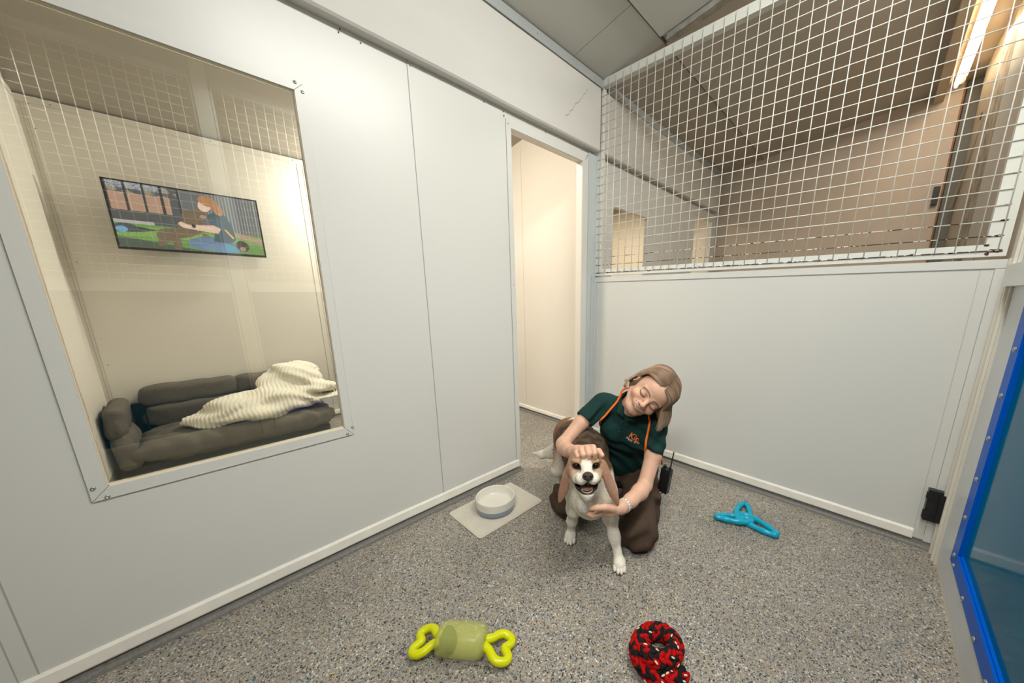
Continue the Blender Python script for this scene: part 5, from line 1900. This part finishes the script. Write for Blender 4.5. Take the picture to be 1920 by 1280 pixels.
# hind legs
for sx, hx, ph in ((-1, -0.245, 0.0), (1, -0.125, 0.02)):
    dk.ell((hx, 1.82, 0.310), (0.048, 0.080, 0.105), 0.03)
    dk.chain([(hx - 0.005 * sx, 1.775, 0.245, 0.052), (hx + sx * 0.012, 1.745, 0.190, 0.038), (hx + sx * 0.012, 1.835, 0.115, 0.022), (hx + sx * 0.012, 1.815, 0.040, 0.020)], 0.025)
    dk.ell((hx + sx * 0.012, 1.790, 0.022), (0.025, 0.038, 0.020), 0.012)
    for dx in (-0.017, -0.006, 0.006, 0.017):
        dk.ell((hx + sx * 0.012 + dx, 1.762, 0.014), (0.008, 0.016, 0.013), 0.004)
# tail
dk.chain([(-0.225, 1.900, 0.345, 0.028), (-0.270, 1.925, 0.265, 0.036), (-0.330, 1.940, 0.195, 0.036), (-0.395, 1.962, 0.165, 0.024), (-0.455, 1.985, 0.160, 0.007)], 0.02)
# head
def P_(x, y, z):
    return DH + D.T @ np.array((x, y, z), float)
def de(c, r, k=0.01, mode='u', rot=None):
    Rm = D if rot is None else np.array(rot) @ D
    dk.ell(P_(*c), r, k, Rm, mode)
de((0, 0.002, 0.002), (0.064, 0.070, 0.046), 0.01)
de((0, -0.034, 0.010), (0.047, 0.036, 0.030), 0.02)
for sx in (-1, 1):
    de((sx * 0.038, -0.018, -0.028), (0.037, 0.044, 0.040), 0.02)
    de((sx * 0.036, -0.052, 0.016), (0.018, 0.012, 0.009), 0.012)
dk.cone(P_(0, -0.055, -0.010), P_(0, -0.124, -0.018), 0.027, 0.0195, 0.016)
for sx in (-1, 1):
    de((sx * 0.0215, -0.098, -0.034), (0.0225, 0.036, 0.0225), 0.010)
    de((sx * 0.038, -0.060, -0.046), (0.020, 0.030, 0.022), 0.015)
    de((sx * 0.037, -0.066, -0.001), (0.0135, 0.012, 0.0105), 0.005, 's')
dk.chain([(*P_(0, -0.015, -0.072), 0.036), (*P_(0, -0.060, -0.090), 0.031), (*P_(0, -0.096, -0.0985), 0.0225)], 0.012)
for sx in (-1, 1):
    dk.chain([(*P_(sx * 0.038, -0.040, -0.062), 0.014), (*P_(sx * 0.030, -0.075, -0.086), 0.0085), (*P_(sx * 0.012, -0.112, -0.0925), 0.0065)], 0.008)
de((0, -0.082, -0.0695), (0.0335, 0.046, 0.0165), 0.003, 's')
dk.cone(P_(-0.035, -0.066, -0.066), P_(0.035, -0.066, -0.066), 0.010, 0.010, 0.004, 's')
de((0, -0.1385, -0.0125), (0.0200, 0.0125, 0.0155), 0.003)
dk.cone(P_(0, -0.146, -0.022), P_(0, -0.138, -0.044), 0.0035, 0.003, 0.003)
for sx in (-1, 1):
    de((sx * 0.0100, -0.1515, -0.0125), (0.0046, 0.005, 0.0040), 0.002, 's')
# ears: long soft flaps hanging from the sides of the skull
def flap(pts, th):
    """pts: (centre, half width, facing direction)"""
    for (a, wa, na), (b, wb_, nb) in zip(pts[:-1], pts[1:]):
        a, b = np.array(a), np.array(b)
        for q in range(4):
            t0 = q / 4
            c = a + (b - a) * (t0 + 0.125)
            w_ = wa + (wb_ - wa) * (t0 + 0.125)
            d = nrm(b - a)
            n_ = nrm(np.array(na) + (np.array(nb) - np.array(na)) * t0)
            s_ = nrm(np.cross(d, n_))
            n2 = np.cross(s_, d)
            dk.ell(c, (w_, th, 0.030), 0.008, np.stack([s_, n2, d]))
flap([((-0.130, 1.222, 0.500), 0.013, (-0.75, -0.65, 0.1)), ((-0.147, 1.220, 0.455), 0.019, (-0.7, -0.7, 0)), ((-0.158, 1.224, 0.395), 0.019, (-0.35, -0.93, 0)), ((-0.172, 1.228, 0.345), 0.008, (-0.1, -0.98, 0))], 0.0058)
flap([((-0.002, 1.212, 0.515), 0.013, (0.75, -0.65, 0.1)), ((0.014, 1.208, 0.465), 0.019, (0.75, -0.65, 0)), ((0.032, 1.210, 0.415), 0.019, (0.45, -0.9, 0)), ((0.052, 1.214, 0.362), 0.008, (0.1, -0.98, 0))], 0.0058)
gx, gy, gz = np.meshgrid(*dk.ax, indexing='ij', sparse=True)
V, F = dk.mesh()
V = smooth_verts(V, F, 1, 0.5)
def dog_colour(V):
    Q = (V - DH) @ D.T
    x, f_, z = Q[:, 0], -Q[:, 1], Q[:, 2]
    n1 = vnoise(V, 38)
    n2 = vnoise(V, 110, 3)
    n3 = vnoise(V, 260, 1)
    white = np.array((0.74, 0.69, 0.60))
    tan = np.array((0.36, 0.195, 0.115))
    brown = np.array((0.105, 0.064, 0.036))
    rust = np.array((0.235, 0.120, 0.068))
    Cc = np.tile(white, (len(V), 1))
    def mixc(m, c):
        nonlocal Cc
        m = np.clip(m, 0, 1)[:, None]
        Cc = Cc * (1 - m) + np.array(c) * m
    head = ((np.linalg.norm(Q * np.array((1, 0.8, 1)), axis=1) < 0.118) | ((f_ > 0.03) & (np.linalg.norm(Q, axis=1) < 0.165) & (np.abs(x) < 0.05))) & (V[:, 1] < 1.30) & (V[:, 2] > 0.36)
    zz0 = V[:, 2]
    rcl = np.interp(zz0, [0.345, 0.395, 0.455, 0.50], [-0.172, -0.158, -0.147, -0.130])
    rcr = np.interp(zz0, [0.362, 0.415, 0.465, 0.515], [0.052, 0.032, 0.014, -0.002])
    nearear = ((np.abs(V[:, 0] - rcl) < 0.027) | (np.abs(V[:, 0] - rcr) < 0.027)) & (V[:, 1] < 1.243)
    ear = nearear & ((V[:, 0] < -0.126) | (V[:, 0] > -0.004)) & (V[:, 1] < 1.262) & (V[:, 2] > 0.31) & ((np.abs(x) > 0.064) | (z < -0.085)) & (f_ < 0.06)
    body = ~head & ~ear
    # saddle on the trunk
    s_, zz_ = V[:, 1], V[:, 2]
    axis_r = -0.065 - (s_ - 1.38) * 0.32
    sad = sstep(0.300, 0.335, zz_ + 0.012 * n1) * sstep(1.33, 1.37, s_ + 0.01 * n1)
    mixc(body * sad, brown * 0.5)
    mixc(body * sad * np.clip(n2 * 0.5 + 0.2, 0, 0.3), (0.19, 0.14, 0.10))
    rumpm = sstep(1.66, 1.80, s_) * sstep(0.17, 0.21, zz_ + 0.012 * n1) * (V[:, 0] > -0.33)
    mixc(body * rumpm, rust * (1.15))
    mixc(body * sstep(1.74, 1.80, s_) * sstep(0.415, 0.430, zz_) * (V[:, 0] > -0.20 + 0.02 * n1), white)
    mk = np.exp(-(((V[:, 0] + 0.075 + 0.3 * (s_ - 1.6)) / 0.028) ** 2 + ((s_ - 1.60) / 0.022) ** 2)) * (zz_ > 0.44)
    mixc(body * mk * 0.8, (0.45, 0.40, 0.33))
    mixc(body * (s_ < 1.38) * (s_ > 1.26) * sstep(0.415, 0.440, zz_) * 1.0, brown * 0.9)
    mixc(body * (s_ > 1.85) * (zz_ < 0.30) * (V[:, 0] < -0.30 + 0.02 * n1), white)
    mixc(body * (s_ > 1.70) * (V[:, 0] < -0.262) * (zz_ < 0.215 + 0.02 * n1), white)
    # white collar line behind the ear
    mixc(body * (s_ > 1.22) * (s_ < 1.30) * (V[:, 0] > 0.0) * sstep(0.44, 0.46, zz_), white)
    # head
    tanm = head * sstep(0.011, 0.017, np.abs(x) - 0.55 * np.clip(f_ - 0.062, 0, 1) + 0.001 * n2 + 0.10 * np.clip(z - 0.03, 0, 1) * 0) * (1 - sstep(0.070, 0.086, f_ + 0.006 * n1 - 0.25 * np.clip(-z - 0.02, 0, 0.05)))
    mixc(tanm, tan * 1.05)
    patch = tanm * np.exp(-(((np.abs(x) - 0.030) / 0.014) ** 2 + ((z - 0.022) / 0.012) ** 2))
    mixc(patch * 0.55, (0.60, 0.42, 0.28))
    mixc(tanm * np.exp(-(((np.abs(x) - 0.050) / 0.016) ** 2 + ((z + 0.035) / 0.020) ** 2)) * 0.6, (0.58, 0.46, 0.34))
    mixc(tanm * np.clip(n3 * 0.3, 0, 0.3), (0.62, 0.48, 0.36))
    mixc(head * (f_ < 0.03) * (z < -0.062) * 0.95, white)
    # eyelid rims, nose, lips
    de_ = np.sqrt(((np.abs(x) - 0.037) / 0.0165) ** 2 + ((z + 0.001) / 0.0125) ** 2)
    mixc(head * (f_ > 0.03) * np.clip((1.12 - de_) * 5, 0, 1), (0.030, 0.018, 0.013))
    nose = ((x / 0.0215) ** 2 + ((z + 0.0125) / 0.0170) ** 2 < 1) & (f_ > 0.1295)
    mixc((head * nose).astype(float), (0.062, 0.045, 0.035))
    mixc(((np.abs(x) < 0.0035) & (f_ > 0.128) & (z < -0.022) & (z > -0.05)).astype(float) * head, (0.05, 0.035, 0.03))
    hole = ((np.abs(x) - 0.010) / 0.0046) ** 2 + ((z + 0.0125) / 0.0040) ** 2 < 1
    mixc((hole & (f_ > 0.125)).astype(float), (0.008, 0.006, 0.006))
    cav = (x / 0.0335) ** 2 + ((f_ - 0.082) / 0.046) ** 2 + ((z + 0.0695) / 0.0165) ** 2
    cav2 = (np.abs(x) < 0.048) * (np.hypot(f_ - 0.066, z + 0.066) / 0.0135)
    mouthm = np.maximum(np.clip((1.30 - cav) * 6, 0, 1), np.where((cav2 > 0) & (cav2 < 1.0), 1, 0))
    mixc(head * mouthm, (0.028, 0.014, 0.012))
    mixc(head * (cav < 1.02) * (z < -0.072) * (f_ > 0.05) * 0.9, (0.40, 0.20, 0.15))
    mixc(head * (z < -0.070) * (f_ > 0.02) * np.clip((cav - 1.9) * 3, 0, 1) * 0.95, white * 0.95)
    lip = head * (f_ > 0.04) * (z < -0.066) * np.clip((2.3 - cav) * 3, 0, 1) * (cav > 1.02)
    mixc(lip * 0.96, (0.030, 0.020, 0.017))
    pass
    # ears
    mixc(ear.astype(float), (0.40, 0.215, 0.14))
    mixc(ear * sstep(0.20, 0.9, n1 * 0.5 + 0.5) * 0.4, (0.50, 0.33, 0.235))
    mixc(ear * (zz_ > 0.50) * 0.5, tan)
    # nails
    for (px_, py_) in ((-0.152, 1.418), (0.078, 1.274)):
        mixc(((np.abs(V[:, 0] - px_) < 0.03) & (V[:, 1] < py_ - 0.036) & (zz_ < 0.012) & (np.abs(V[:, 1] - py_) < 0.06)) * 0.5, (0.30, 0.24, 0.19))
    return np.clip(Cc * (1 + 0.05 * n3[:, None]), 0, 1)
np_mesh('body', V - DO, F, fur_m, dog, dog_colour(V))
# short lying coat
rs = np.random.RandomState(5)
A_, B_, C3 = V[F[:, 0]], V[F[:, 1]], V[F[:, 2]]
ar = np.linalg.norm(np.cross(C3 - A_, B_ - A_), axis=1)
cen = V[F].mean(axis=1)
nn_ = np.cross(V[F[:, 1]] - V[F[:, 0]], V[F[:, 2]] - V[F[:, 0]])
nn_ /= np.linalg.norm(nn_, axis=1)[:, None] + 1e-12
Qc = (cen - DH) @ D.T
hmask = (np.linalg.norm(Qc * np.array((1, 0.8, 1)), axis=1) < 0.16)
cavm = ((Qc[:, 0] / 0.040) ** 2 + ((-Qc[:, 1] - 0.085) / 0.055) ** 2 + ((Qc[:, 2] + 0.072) / 0.026) ** 2 < 1)
eyem = (((np.abs(Qc[:, 0]) - 0.037) / 0.021) ** 2 + ((Qc[:, 2]) / 0.016) ** 2 < 1) & (Qc[:, 1] < -0.03)
nosem = ((Qc[:, 0] / 0.026) ** 2 + ((Qc[:, 2] + 0.0125) / 0.022) ** 2 < 1) & (Qc[:, 1] < -0.115)
prob = ar * (~cavm) * (~eyem) * (~nosem) * (cen[:, 2] > 0.01)
NF = 26000
pick = rs.choice(len(F), NF, p=prob / prob.sum())
bw = rs.rand(NF, 2)
P0 = (V[F[pick, 0]] * (1 - bw[:, :1]) * (1 - bw[:, 1:]) + V[F[pick, 1]] * bw[:, :1] * (1 - bw[:, 1:]) + V[F[pick, 2]] * bw[:, :1] * bw[:, 1:] + V[F[pick, 3]] * (1 - bw[:, :1]) * bw[:, 1:])
N0 = nn_[pick]
flow = np.tile(np.array((-0.15, 0.75, -0.65)), (NF, 1))
hm = hmask[pick]
flow[hm] = (D.T @ np.array((0, 1.0, -0.1)))
flow[P0[:, 2] < 0.24] = (0, -0.1, -1.0)
tl_ = (P0[:, 1] > 1.87) & (P0[:, 2] < 0.32)
flow[tl_] = (-0.80, 0.25, -0.55)
flow += rs.randn(NF, 3) * 0.16
T0 = flow - N0 * (flow * N0).sum(1)[:, None]
T0 /= np.linalg.norm(T0, axis=1)[:, None] + 1e-9
L0 = np.where(hm, 0.0050, 0.0080) * (0.7 + 0.6 * rs.rand(NF))
L0 = np.where(tl_, 0.020, L0)
L0 = np.where(P0[:, 2] < 0.20, 0.0045, L0)
S0 = np.cross(T0, N0) * np.where(hm, 0.00045, 0.0006)[:, None]
tip = P0 + T0 * L0[:, None] + N0 * (L0 * 0.16)[:, None]
midp = P0 + T0 * (L0 * 0.5)[:, None] + N0 * (L0 * 0.15)[:, None]
VV = np.stack([P0 - S0, P0 + S0, midp + S0 * 0.8, midp - S0 * 0.8, tip], 1).reshape(-1, 3)
ids = np.arange(NF)[:, None] * 5
FF = np.concatenate([ids + np.array([[0, 1, 2, 3]]), ids + np.array([[3, 2, 4, 4]])])
cf = dog_colour(P0) * (0.82 + 0.36 * rs.rand(NF, 1))
tri = np.concatenate([ids + np.array([[0, 1, 2]]), ids + np.array([[0, 2, 3]]), ids + np.array([[3, 2, 4]])])
fo = np_mesh('coat', VV - DO, tri, fur_m, dog, np.clip(np.repeat(cf, 5, axis=0), 0, 1))
fo['kind'] = 'stuff'
# eyes, tongue, teeth
eye_m = mat('dog_eye', (0.012, 0.007, 0.005), 0.06, spec=0.35)
for sx in (-1, 1):
    b2 = bmesh.new()
    bmesh.ops.create_uvsphere(b2, u_segments=24, v_segments=16, radius=0.0115)
    bmesh.ops.translate(b2, verts=b2.verts, vec=Vector(P_(sx * 0.0370, -0.0535, -0.0005)) - Vector(DO))
    obj('eye', b2, eye_m, dog, True)
tg = Field(*[np.arange(a, b, 0.002) for a, b in ((-0.16, 0.04), (1.04, 1.24), (0.38, 0.50))])
tg.ell(P_(0.0, -0.076, -0.0770), (0.0235, 0.034, 0.0085), 0.004, D)
tg.cone(P_(0.0, -0.05, -0.067), P_(0.0, -0.104, -0.0685), 0.0022, 0.0022, 0.004, 's')
V, F = tg.mesh()
np_mesh('tongue', V - DO, F, mat('tongue_pink', (0.30, 0.165, 0.13), 0.35, bump=0.2, bscale=300), dog)
bm = bmesh.new()
arcp = []
for i in range(15):
    a = math.pi * i / 14
    arcp.append(Vector(P_(0.0205 * math.cos(a), -0.088 - 0.0245 * math.sin(a), -0.0850 + 0.004 * abs(math.cos(a)))) - Vector(DO))
tube(bm, arcp, [0.0012 + 0.0010 * math.sin(math.pi * i / 14) for i in range(15)], 8)
for i in (2, 12):
    tube(bm, [arcp[i], arcp[i] + Vector(D.T @ np.array((0, -0.001, 0.008)))], [0.0022, 0.0008], 8)
obj('teeth', bm, mat('ivory', (0.66, 0.52, 0.40), 0.3), dog, True)
